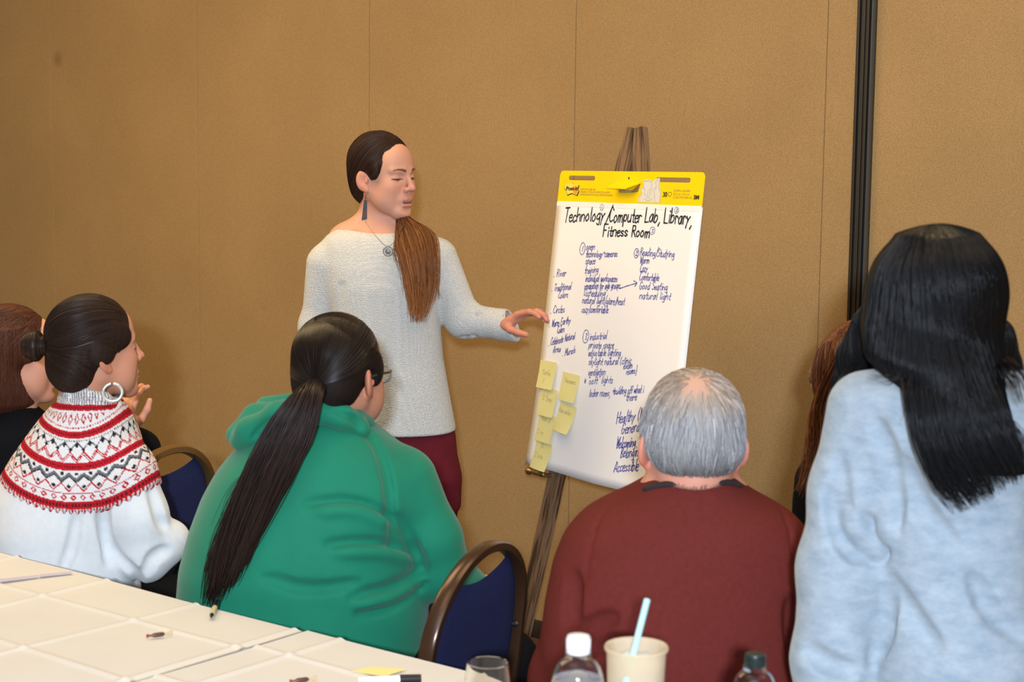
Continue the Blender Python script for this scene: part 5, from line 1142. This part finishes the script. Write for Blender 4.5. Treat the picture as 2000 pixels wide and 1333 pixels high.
# ---------------------------------------------------------------- nordic yoke sweater, bun, hoop earring
def nordic():
    Y = 3.95; b = P(150, 1300, Y); off = np.array([b[0], Y, 0.0]); who = root('person', 'seated woman in a white sweater with red patterned yoke, hair in a bun', 'person', off)
    SK = srgb(196, 138, 112); hd = Frame(P(186, 684, Y), heading(127, 4), sc=.97)
    ho = head_ops(hd) + [(rc(hd.w((0, -.030, -.050)), P(160, 815, Y), .052, .056), .02, '+')]
    V1, F1 = fmesh(ho, .003, .02); c1 = skin_col(SK, hd, brow=srgb(40, 28, 22), lips=srgb(170, 92, 82))(V1)
    bo = [(px_loft([(820, 110, 230, Y, .05), (880, 70, 250, Y, .08), (1000, 40, 235, Y, .09), (1200, 40, 240, Y, .10), (1330, 30, 250, Y, .10)]), 0, '+')]
    H1, H2 = P(150, 1320, Y - .05), P(130, 1320, Y + .12); H1[2] = H2[2] = .54; K1 = H1 + np.array([.42, .06, -.01]); K2 = H2 + np.array([.42, .10, -.01]); A1, A2 = K1 + np.array([.03, 0, -.44]), K2 + np.array([.03, 0, -.44])
    for h, k, a in ((H1, K1, A1), (H2, K2, A2)): bo += rcs([h, k, a], [.07, .048, .035])
    W1 = P(338, 1052, Y - .02); hf = Frame(W1, (.75, .35, -.45), u=(.5, -.2, .85), sc=.92); hops, tips = hand_ops(hf, curls=(30, 34, 36, 40), side=-1, thumb=(30, 35))
    bo += rcs([P(235, 930, Y - .03), P(275, 1075, Y - .04), W1], [.030, .026, .021])
    finish(who, off, [(V1, F1, c1), (*fmesh(bo, .012), SK), (*fmesh(hops, .003, .015), np.array(SK) * np.array([1, .85, .8]))])
    nl = MB()
    for p, d, r in tips: w = hf.w(p); nl.lathe([(.0001, -.006), (.0045, -.004), (.0055, 0), (.0045, .004), (.0001, .006)], 8, tuple(w + hf.A[2] * r * .45 + hf.A[1] * .002))
    nl.build('nail_polish', mat('dark_nail_polish', (.05, .006, .008), .2), who, off=off)
    base_rows = [(776, 126, 226, Y, .060), (790, 108, 240, Y, .072), (815, 86, 254, Y, .090), (850, 60, 268, Y, .108), (890, 32, 278, Y, .122), (930, 8, 284, Y, .130), (970, -6, 282, Y, .134), (1050, -14, 268, Y, .134), (1130, -10, 272, Y, .138), (1250, -10, 275, Y, .14), (1330, -5, 275, Y, .14)]
    core = [(px_loft(base_rows, 2.2), 0, '+')]
    arm = rcs([P(248, 925, Y - .04), P(272, 1010, Y - .055), P(284, 1085, Y - .055)], [.064, .060, .058], .03)
    sw = core + arm + rcs([P(284, 1085, Y - .055), P(322, 1062, Y - .035), P(335, 1052, Y - .025)], [.056, .046, .040], .02)
    fd = Field.fit(sw, .005); groove_on(fd, [[(195, 1010), (215, 1070), (262, 1120), (268, 1140)], [(200, 960), (205, 1040), (212, 1100)], [(296, 960), (312, 1010), (322, 1030)], [(150, 1010), (140, 1070), (120, 1120)], [(285, 1120), (300, 1090), (325, 1075)]], Y, .006, .018)
    M_WK = mat('white_wool_knit', (.70, .725, .74), .88, var=.04, vscale=60, bump=.15, bscale=500, spec=.15, sheen=.3)
    fobj('sweater', fd, M_WK, who, off)
    cuff = [W1 + np.array([math.cos(a) * .0, math.cos(a) * .034, math.sin(a) * .034]) for a in np.linspace(0, 2 * math.pi, 21)]; MB().tube(cuff, .006, 8).build('cuff', M_WK, who, off=off)
    # the yoke: a second knit layer, colour worked band by band round the neck
    N = P(166, 778, Y + .0); yk = [(px_loft([(r[0], r[1] - 5, r[2] + 5, r[3], r[4] + .005) for r in base_rows[:9]], 2.2), 0, '+')] + [(rc(P(248, 925, Y - .04), P(272, 1010, Y - .055), .070, .066), .03, '+')]
    neck = rcs([P(122, 778, Y - .03), P(135, 772, Y - .05), P(170, 770, Y - .062), P(205, 777, Y - .05), P(226, 790, Y - .02), P(238, 812, Y + .02)], [.011] * 6, .01)
    yk += neck
    phi0 = -.05
    def tphi(x, y, z): dx, dy, dz = x - N[0], y - N[1], z - N[2]; return np.sqrt(dx * dx + (dy * .75) ** 2 + dz * dz), np.arctan2(dx, -dy) - phi0
    R = [255]
    def lim(x, y, z): t, f = tphi(x, y, z); return t - (.252 + .004 * np.sin(f * 60))
    yk.append((Prim([-9] * 3, [9] * 3, lim), .002, '&'))
    yf = Field.fit(yk, .0024, .015)
    WHT = np.array((.76, .74, .74)); RED = np.array((.50, .012, .022)); DRK = np.array((.075, .012, .018)); BLK = np.array((.02, .02, .024)); GRY = np.array((.14, .15, .16))
    def pat(V):
        t, f = tphi(V[:, 0], V[:, 1], V[:, 2]); c = np.tile(WHT, (len(V), 1)); Nn = 26.0; s = f * Nn / (2 * math.pi); fr_ = s - np.floor(s); tri = np.abs(fr_ - .5) * 2
        def put(m, colr): c[m] = colr
        knit = (np.sin(V[:, 0] * 900) * np.sin(V[:, 2] * 900)) > .75
        put(t < .060, WHT)
        sp = V[:, 2] > N[2] - .012
        # collar edge: grey and red flecks
        hz = V[:, 2] - N[2]; cl = t < .085; put(cl & (hz > -.004) & (((s * 3) % 1) < .4), GRY); put(cl & (hz > -.016) & (hz < -.004), RED); put(cl & (hz > -.012) & (hz < -.008) & (((s * 4) % 1) < .5), DRK); low = hz < -.020
        a = (t > .062) & (t < .088) & low; put(a & (np.abs((t - .075) / .011) + np.abs(((s * 1.5) % 1) - .5) * 2.6 < 1) & ~(np.abs((t - .075) / .006) + np.abs(((s * 1.5) % 1) - .5) * 5 < 1), RED)
        put((t > .089) & (t < .0915) & ((s * 4) % 1 < .6), RED)
        put((t > .096) & (t < .109), RED); put((t > .100) & (t < .104) & (((s * 5) % 1) < .55), DRK)
        w = t - .112; put((w > 0) & (w < .003) & ((s * 5) % 1 < .5), GRY)
        z1 = .116 + .013 * tri; put((np.abs(t - z1) < .0018) & (t < .132), GRY)
        put((np.abs(t - .121) / .0055 + np.abs(fr_ - .5) * 5 < 1), BLK); put((np.abs(t - .130) / .004 + np.abs(((s + .5) % 1) - .5) * 6 < 1), BLK)
        z2 = .134 + .016 * (1 - tri); put(np.abs(t - z2) < .0020, RED); put((np.abs(t - z2 - .005) < .0014) & (t < .154), RED)
        put((t > .155) & (t < .170), RED); put((t > .1605) & (t < .1645) & (((s * 5) % 1) < .5), DRK)
        z3 = .176 + .012 * (1 - tri); put(np.abs(t - z3) < .0032, GRY); put(np.abs(t - z3 - .0045) < .0016, BLK); put((np.abs(t - .176) < .003) & (np.abs(fr_ - .5) < .12), BLK)
        z4 = .194 + .016 * tri; put(np.abs(t - z4) < .0019, RED); put((np.abs(t - .2005) / .0045 + np.abs(((s + .5) % 1) - .5) * 6 < 1), BLK); put((t > .2135) & (t < .2155), RED)
        q = np.abs((t - .2225) / .0062) + np.abs(((s * 1.6) % 1) - .5) * 3.0; put((q < 1) & (q > .45), RED)
        put((t > .2305) & (t < .2455), RED); put((t > .2355) & (t < .2415) & (((s * 5) % 1) < .6), DRK); put((t > .2455), WHT * .8); put((t > .2455) & (((s * 5) % 1) < .45), RED)
        return c * (.92 + .08 * np.sign(np.sin(V[:, 0] * 1400) * np.sin(V[:, 2] * 1400)))[:, None]
    fobj('yoke', yf, mat('patterned_wool_knit', (.7, .7, .7), .9, attr='col', bump=.3, bscale=420, spec=.12), who, off, pat)
    pt = [(rc(H1, K1, .095, .075), 0, '+'), (rc(K1, A1 + [0, 0, .02], .072, .05), .02, '+'), (rc(H2, K2, .095, .075), .03, '+'), (rc(K2, A2 + [0, 0, .02], .072, .05), .02, '+'), (rc(H1, H2, .105, .105), .04, '+')]
    fobj('trousers', Field.fit(pt, .010), M_BLACKCLOTH, who, off)
    for a in (A1, A2): shoe(who, off, a, (1, .1))
    hc = [(hd.ell((0, -.014, .044), (.085, .100, .087)), 0, '+'), (hd.ell((0, -.060, -.030), (.070, .056, .064)), .03, '+')]
    for s in (-1, 1): hc += [(hd.ell((.070 * s, .026, .034), (.013, .034, .030)), .015, '+'), (hd.ell((.079 * s, -.018, .000), (.013, .030, .026)), .015, '+')]
    hf_ = Field.fit(hc, .0035, .02); HB = srgb(40, 27, 21); fobj('hair', hf_, M_HAIRB, who, off, streak(HB, .2, hd))
    bun = P(84, 676, Y - .02); st = []
    for k in range(700): a = RNG.uniform(-math.pi, math.pi); e = RNG.uniform(.1, 1.0); st.append((math.sin(a) * .085 * e, -.01 + math.cos(a) * .09 * e, .125 - .20 * e * e))
    tgt = hf_.project(bun[None], 0, 8)[0]
    fp = flow_paths(hf_, hd.w(np.array(st)), lambda p, i: (tgt - p) / (np.linalg.norm(tgt - p, axis=1, keepdims=True) + 1e-6), n=26, step=.0085); strand_mesh('hair_strands', fp, .0009, M_HAIR, who, off, HB, .22)
    ax = (bun - tgt); ax /= np.linalg.norm(ax); u = np.cross(ax, (0, 0, 1)); u /= np.linalg.norm(u); v = np.cross(u, ax); coil = []
    c0 = P(74, 676, Y - .02); bo_ = [(rc(tgt, c0, .022, .020), 0, '+')]
    for turn in range(2):
        R_ = .021 - .008 * turn; pts = [c0 + ax * (.006 + .012 * turn) + (u * math.cos(a) + v * math.sin(a)) * R_ for a in np.linspace(0, 2 * math.pi, 13)]; bo_ += rcs(pts, [.0125] * 13, .006)
    bf = Field.fit(bo_, .0028, .015); fobj('bun', bf, M_HAIR, who, off, streak(HB, .25, hd))
    st = c0 + RNG.normal(0, 1, (260, 3)) * .03; fp = flow_paths(bf, st, lambda p, i: np.cross(p - c0, ax) + ax * .002, n=14, step=.004); strand_mesh('bun_strands', fp, .0008, M_HAIR, who, off, HB, .3)
    cen = P(220, 767, Y - .085); hoop = [cen + np.array([math.cos(a) * .0195, math.cos(a) * .006, math.sin(a) * .0195]) for a in np.linspace(1.75, 1.75 + 2 * math.pi * .96, 33)]
    MB().tube(hoop, .0036, 10).build('hoop_earring', mat('polished_silver', (.80, .81, .83), .38, metal=0.8, bump=.2, bscale=300), who, off=off)
nordic()
# ---------------------------------------------------------------- far left: auburn hair, black top, hands clasped
def far_left():
    Y = 4.42; b = P(30, 1250, Y); off = np.array([b[0], Y, 0.0]); who = root('person', 'woman in black with long auburn hair at the left edge, hands raised', 'person', off)
    SK = srgb(206, 148, 122); hd = Frame(P(34, 694, Y), heading(104, -3), sc=.98)
    ho = head_ops(hd, ears=False) + [(rc(hd.w((0, -.03, -.05)), P(28, 800, Y), .052, .056), .02, '+')]; V1, F1 = fmesh(ho, .003, .02); c1 = skin_col(SK, hd)(V1)
    bo = [(px_loft([(815, -20, 80, Y, .05), (870, -70, 120, Y, .08), (1000, -80, 120, Y, .1), (1260, -80, 120, Y, .1)]), 0, '+')]
    H1, H2 = P(30, 1235, Y - .07), P(20, 1235, Y + .10); H1[2] = H2[2] = .54; K1 = H1 + np.array([.42, .05, 0]); K2 = H2 + np.array([.42, .05, 0]); A1, A2 = K1 + np.array([.02, 0, -.44]), K2 + np.array([.02, 0, -.44])
    for h, k, a in ((H1, K1, A1), (H2, K2, A2)): bo += rcs([h, k, a], [.07, .048, .035])
    El = P(272, 880, Y - .05); W = P(238, 845, Y - .10); W2 = P(246, 850, Y - .02); Sh = P(105, 880, Y - .08); Sh2 = P(100, 880, Y + .10); E2 = P(262, 895, Y + .06)
    bo += rcs([Sh, El, W], [.036, .03, .022]) + rcs([Sh2, E2, W2], [.036, .03, .022])
    h1, _ = hand_ops(Frame(W, (.12, .02, 1), u=(-.5, -.8, 0), sc=.86), curls=(28, 40, 48, 52), side=1, thumb=(35, 20)); h2, _ = hand_ops(Frame(W2, (-.05, -.1, 1), u=(.6, .7, 0), sc=.86), curls=(30, 40, 45, 50), side=1)
    finish(who, off, [(V1, F1, c1), (*fmesh(bo, .012), SK), (*fmesh(h1, .003, .015), SK), (*fmesh(h2, .003, .015), SK)])
    sw = [(px_loft([(792, 0, 65, Y, .055), (815, -30, 95, Y, .085), (850, -60, 128, Y, .11), (900, -80, 140, Y, .12), (1000, -90, 135, Y, .12), (1260, -90, 140, Y, .13)]), 0, '+')] + rcs([Sh, El], [.055, .050], .03) + rcs([El, W], [.048, .034], .02) + rcs([Sh2, E2], [.055, .05], .03) + rcs([E2, W2], [.048, .034], .02)
    fobj('top', Field.fit(sw, .007), M_BLACKCLOTH, who, off)
    pt = [(rc(H1, K1, .09, .075), 0, '+'), (rc(K1, A1 + [0, 0, .02], .07, .05), .02, '+'), (rc(H2, K2, .09, .075), .03, '+'), (rc(K2, A2 + [0, 0, .02], .07, .05), .02, '+'), (rc(H1, H2, .1, .1), .04, '+')]; fobj('trousers', Field.fit(pt, .010), M_BLACKCLOTH, who, off)
    for a in (A1, A2): shoe(who, off, a, (1, .1))
    hc = [(hd.ell((0, -.022, .045), (.085, .099, .085)), 0, '+'), (px_loft([(640, -25, 66, Y, .095), (680, -35, 60, Y, .105), (720, -40, 58, Y, .108), (760, -40, 68, Y, .10), (785, -38, 72, Y, .085), (808, -30, 50, Y, .05)]), .03, '+')]
    for s in (-1, 1): hc += [(hd.ell((.075 * s, .025, .030), (.014, .03, .04)), .015, '+')]
    hf_ = Field.fit(hc, .004, .02); HB = srgb(70, 40, 29); fobj('hair', hf_, M_HAIRB, who, off, streak(HB, .3, hd))
    st = []
    for k in range(700): a = RNG.uniform(-math.pi, math.pi); e = RNG.uniform(.05, 1); st.append((math.sin(a) * .08 * e, -.02 + math.cos(a) * .08 * e, .12 - .06 * e * e))
    fp = flow_paths(hf_, hd.w(np.array(st)), lambda p, i: np.array([0, 0, -1.0]) - hd.A[1] * (.9 if i < 8 else .0) + RNG.normal(0, .12, p.shape), n=30, step=.0085); strand_mesh('hair_strands', fp, .0011, M_HAIR, who, off, srgb(80, 45, 31), .30)
far_left()
# ---------------------------------------------------------------- right, half hidden: auburn hair, glasses
def far_right():
    Y = 3.70; b = P(1680, 1330, Y); off = np.array([b[0], Y, 0.0]); who = root('person', 'half-hidden woman with auburn hair and glasses between the red and grey sweaters', 'person', off)
    SK = srgb(200, 145, 120); hd = Frame(P(1684, 733, Y), heading(236, -2), sc=.96)
    ho = head_ops(hd, ears=False) + [(rc(hd.w((0, -.03, -.05)), P(1695, 850, Y), .052, .056), .02, '+')]; V1, F1 = fmesh(ho, .0035, .02); c1 = skin_col(SK, hd)(V1)
    bo = [(px_loft([(870, 1640, 1750, Y, .05), (930, 1590, 1800, Y, .08), (1340, 1600, 1800, Y, .1)]), 0, '+')]
    H1, H2 = P(1670, 1340, Y - .05), P(1690, 1340, Y + .10); H1[2] = H2[2] = .54; K1 = H1 + np.array([-.14, .38, 0]); K2 = H2 + np.array([-.10, .38, 0]); A1, A2 = K1 + np.array([0, .02, -.44]), K2 + np.array([0, .02, -.44])
    for h, k, a in ((H1, K1, A1), (H2, K2, A2)): bo += rcs([h, k, a], [.07, .048, .035])
    W1 = P(1560, 1180, Y + .18); bo += rcs([P(1610, 950, Y), P(1590, 1150, Y), W1], [.036, .03, .022]); h1, _ = hand_ops(Frame(W1, (-.5, .6, -.3), u=(0, .2, 1), sc=.9), side=1)
    finish(who, off, [(V1, F1, c1), (*fmesh(bo, .012), SK), (*fmesh(h1, .004, .015), SK)])
    sw = [(px_loft([(858, 1645, 1740, Y, .06), (880, 1605, 1780, Y, .09), (920, 1575, 1810, Y, .11), (980, 1562, 1825, Y, .12), (1100, 1560, 1825, Y, .12), (1340, 1580, 1815, Y, .13)]), 0, '+')] + rcs([P(1605, 940, Y), P(1590, 1150, Y), W1], [.055, .05, .034], .03)
    fobj('top', Field.fit(sw, .007), M_BLACKCLOTH, who, off)
    pt = [(rc(H1, K1, .09, .075), 0, '+'), (rc(K1, A1 + [0, 0, .02], .07, .05), .02, '+'), (rc(H2, K2, .09, .075), .03, '+'), (rc(K2, A2 + [0, 0, .02], .07, .05), .02, '+'), (rc(H1, H2, .1, .1), .04, '+')]; fobj('trousers', Field.fit(pt, .010), M_BLACKCLOTH, who, off)
    for a in (A1, A2): shoe(who, off, a, (-.3, 1))
    hc = [(hd.ell((0, -.008, .038), (.086, .102, .084)), 0, '+'), (px_loft([(690, 1626, 1760, Y, .085), (740, 1612, 1770, Y, .09), (800, 1602, 1765, Y, .09), (860, 1592, 1760, Y, .075), (920, 1580, 1740, Y - .02, .06), (955, 1572, 1700, Y - .03, .04)]), .03, '+')]
    for s in (-1, 1): hc += [(hd.ell((.072 * s, .045, .0), (.016, .040, .075)), .02, '+')]
    hf_ = Field.fit(hc, .004, .02); HB = srgb(80, 46, 32); fobj('hair', hf_, M_HAIRB, who, off, streak(HB, .35, hd))
    st = []
    for k in range(900): a = RNG.uniform(-math.pi, math.pi); e = RNG.uniform(.05, 1); st.append((math.sin(a) * .082 * e, -.02 + math.cos(a) * .085 * e, .12 - .08 * e * e))
    fp = flow_paths(hf_, hd.w(np.array(st)), lambda p, i: np.array([0, 0, -1.0]) + RNG.normal(0, .14, p.shape), n=36, step=.0085, off=.001); strand_mesh('hair_strands', fp, .0011, M_HAIR, who, off, srgb(104, 62, 34), .50)
    lk = tail_paths([P(1640, 700, Y - .06), P(1602, 790, Y - .04), P(1590, 880, Y - .04), P(1560, 970, Y - .08)], [.012, .016, .016, .012], [.012] * 4, 120, n=22, wav=.010, endmin=.8); strand_mesh('hair_lock', lk, .0010, M_HAIR, who, off, srgb(116, 68, 36), .45)
    M_RIM = mat('brown_glasses_rim', (.16, .07, .03), .3)
    for x in (.032, -.032): MB().tube([hd.w((x + .026 * math.cos(a), .104 - abs(x + .026 * math.cos(a)) * .12, -.002 + .018 * math.sin(a))) for a in np.linspace(0, 2 * math.pi, 25)], .0022, 8).build('glasses_rim', M_RIM, who, off=off)
    for s in (-1, 1): MB().tube(smooth_path([hd.w(q) for q in ((.058 * s, .097, .006), (.078 * s, .070, .006), (.082 * s, .0, .004))], 5), .002, 8).build('glasses_temple', M_RIM, who, off=off)
far_right()
# ---------------------------------------------------------------- standing, pale grey sweater, long black hair
def grey():
    Y = 2.68; b = P(1830, 1900, Y); off = np.array([b[0], Y, 0.0]); who = root('person', 'woman in a pale grey sweater with long black hair standing at the right', 'person', off)
    SK = srgb(200, 150, 125); hd = Frame(P(1826, 612, Y), heading(186, -6), sc=1.05)
    ho = head_ops(hd) + [(rc(hd.w((0, -.03, -.05)), P(1836, 770, Y), .052, .056), .02, '+')]; V1, F1 = fmesh(ho, .004, .02); c1 = skin_col(SK, hd)(V1)
    bo = [(px_loft([(760, 1740, 1940, Y, .05), (820, 1710, 1970, Y, .08), (1000, 1740, 1980, Y, .09), (1330, 1710, 2020, Y, .1), (1420, 1710, 2020, Y, .1)]), 0, '+')]
    z = lambda p, h: np.array([p[0], p[1], h]); h1, h2 = z(P(1770, 1400, Y), .84), z(P(1935, 1400, Y), .84); k1, k2 = z(h1 + [0, .02, 0], .47), z(h2 + [0, .02, 0], .47); a1, a2 = z(h1 + [0, 0, 0], .09), z(h2, .09)
    for h, k, a in ((h1, k1, a1), (h2, k2, a2)): bo += rcs([h, k, a], [.075, .05, .036])
    Wl = z(P(1622, 1430, Y - .02), .78); Wr = z(P(2075, 1430, Y - .02), .78); El, Er = P(1640, 1120, Y), P(2060, 1120, Y)
    bo += rcs([P(1700, 815, Y), El, Wl], [.028, .028, .022]) + rcs([P(1985, 815, Y), Er, Wr], [.028, .028, .022]); hs = []
    for Wp, sd in ((Wl, 1), (Wr, -1)): hops, _ = hand_ops(Frame(Wp, (0, .1, -1), u=(-sd, 0, 0), sc=.95), side=-sd); hs.append((*fmesh(hops, .005, .015), SK))
    finish(who, off, [(V1, F1, c1), (*fmesh(bo, .014), SK)] + hs)
    sw = [(px_loft([(716, 1768, 1908, Y, .066), (724, 1725, 1950, Y, .085), (738, 1690, 1985, Y, .10), (762, 1665, 2012, Y, .112), (800, 1652, 2028, Y, .12), (860, 1668, 2024, Y, .126), (950, 1690, 2016, Y, .128), (1100, 1700, 2015, Y, .130), (1250, 1690, 2032, Y, .145), (1345, 1684, 2046, Y, .152)], 2.3), 0, '+')]
    sw += rcs([P(1692, 800, Y), P(1662, 960, Y), P(1644, 1110, Y)], [.059, .059, .065], .03) + rcs([P(1644, 1110, Y), P(1626, 1290, Y - .01), Wl], [.065, .060, .048], .025) + rcs([P(1990, 800, Y), P(2060, 1120, Y)], [.059, .065], .03) + rcs([P(2060, 1120, Y), Wr], [.065, .048], .02)
    fd = Field.fit(sw, .005)
    groove_on(fd, [[(1715, 830), (1738, 900), (1748, 970), (1742, 1040)], [(1640, 900), (1648, 1000), (1690, 1070), (1716, 1092)], [(1690, 1015), (1715, 1060), (1728, 1075)], [(1620, 960), (1640, 1040), (1672, 1090)], [(1745, 1140), (1785, 1210), (1830, 1270)], [(1735, 1160), (1730, 1230), (1708, 1290)], [(1770, 905), (1800, 990), (1860, 1060)], [(1900, 1130), (1940, 1200), (1990, 1240)], [(1580, 1270), (1620, 1300), (1665, 1310)]], Y, .007, .020)
    groove_on(fd, [[(1736, 985), (1738, 1040), (1722, 1078)], [(1660, 1010), (1690, 1050), (1712, 1078)]], Y, .009, .02, '+')
    t = NT('heather_grey_jersey'); tc = t.n('ShaderNodeTexCoord'); nz = t.n('ShaderNodeTexNoise'); nz.inputs['Scale'].default_value = 26; nz.inputs['Detail'].default_value = 6; nz.inputs['Roughness'].default_value = .7; mp = t.n('ShaderNodeMapping'); mp.inputs['Scale'].default_value = (1, 1, 2.0); t.l(tc.outputs['Object'], mp.inputs[0]); t.l(mp.outputs[0], nz.inputs['Vector'])
    r = t.n('ShaderNodeValToRGB'); e = r.color_ramp.elements; e[0].position = .32; e[0].color = (.22, .28, .335, 1); e[1].position = .66; e[1].color = (.335, .39, .44, 1); t.l(nz.outputs['Fac'], r.inputs[0]); t.l(r.outputs[0], t.b.inputs['Base Color']); t.b.inputs['Roughness'].default_value = .9; t.b.inputs['Specular IOR Level'].default_value = .15; t.b.inputs['Sheen Weight'].default_value = .2
    fobj('sweater', fd, t.m, who, off)
    pt = [(px_loft([(1290, 1722, 2010, Y, .105), (1400, 1712, 2026, Y, .115)]), 0, '+')] + rcs([h1, k1, a1 + [0, 0, .02]], [.090, .068, .055]) + rcs([h2, k2, a2 + [0, 0, .02]], [.095, .068, .055]); fobj('trousers', Field.fit(pt, .010), mat('plum_trousers', (.09, .010, .03), .8), who, off)
    for a in (a1, a2): shoe(who, off, a, (0, 1))
    # long hair: crown, then a curtain down the back swinging to the right
    yb = Y - .135
    hc = [(hd.ell((0, -.014, .034), (.093, .106, .092)), 0, '+'), (px_loft([(470, 1765, 1888, Y, .075), (510, 1727, 1922, Y, .10), (570, 1699, 1942, Y, .108), (640, 1684, 1950, Y - .012, .112), (700, 1690, 1953, Y - .032, .114), (735, 1728, 1955, Y - .055, .098), (765, 1768, 1960, Y - .092, .067), (800, 1780, 1970, Y - .115, .050), (850, 1798, 1984, yb, .036), (895, 1828, 1996, yb - .005, .026), (925, 1862, 2002, yb - .008, .016)], 2.1), .03, '+')]
    hc += rcs([P(1700, 640, Y + .06), P(1672, 700, Y + .08), P(1652, 752, Y + .10), P(1640, 800, Y + .12)], [.030, .026, .018, .010], .02) + rcs([P(1945, 660, Y + .05), P(1960, 720, Y + .08), P(1985, 770, Y + .10)], [.03, .025, .015], .02)
    hf_ = Field.fit(hc, .0042, .02); HB = srgb(15, 15, 17); fobj('hair', hf_, M_HAIRB, who, off, streak(HB, .1, hd))
    n = 1500; a = RNG.uniform(-math.pi, math.pi, n); e = RNG.uniform(.05, 1.05, n); st = np.stack([np.sin(a) * .09 * e, -.02 + np.cos(a) * .1 * e, .125 - .09 * e * e], 1)
    bias = np.array([.16, 0, -1.0])
    fp = flow_paths(hf_, hd.w(st), lambda p, i: np.tile(bias, (len(p), 1)) * np.array([1, 1, 1]) + (p - hd.w((0, -.02, .06))) * (6 if i < 8 else 0) + RNG.normal(0, .06, p.shape), n=50, step=.0088, off=.0008)
    strand_mesh('hair_strands', fp, .0011, M_HAIRK, who, off, HB, .35)
    tips = tail_paths([P(1838, 600, Y - .05), P(1850, 700, Y - .085), P(1862, 780, Y - .145), P(1880, 850, Y - .162), P(1908, 905, yb - .03), P(1945, 968, yb - .025)], [.05, .065, .070, .070, .068, .056], [.010, .012, .012, .012, .012, .010], 900, n=26, wav=.004, endmin=.80); strand_mesh('hair_tips', tips, .0011, M_HAIRK, who, off, HB, .3)
    for cen, wd, cnt in (([P(1690, 690, Y + .02), P(1655, 742, Y + .03), P(1628, 790, Y + .02), P(1612, 840, Y + .0)], [.012, .012, .01, .008], 46), ([P(1770, 700, Y - .11), P(1755, 735, Y - .122), P(1735, 742, Y - .12), P(1690, 735, Y - .10)], [.004, .004, .003, .003], 8), ([P(1950, 700, Y - .06), P(1968, 720, Y - .12), P(1990, 745, Y - .13), P(2005, 790, Y - .13)], [.02, .02, .02, .015], 60), ([P(1778, 730, Y - .13), P(1772, 780, Y - .142), P(1768, 830, Y - .142)], [.004, .006, .006], 8)):
        strand_mesh('loose_hair', tail_paths(cen, wd, [.006] * len(wd), cnt, n=18, wav=.003, endmin=.6), .0007, M_HAIRK, who, off, HB, .3)
grey()
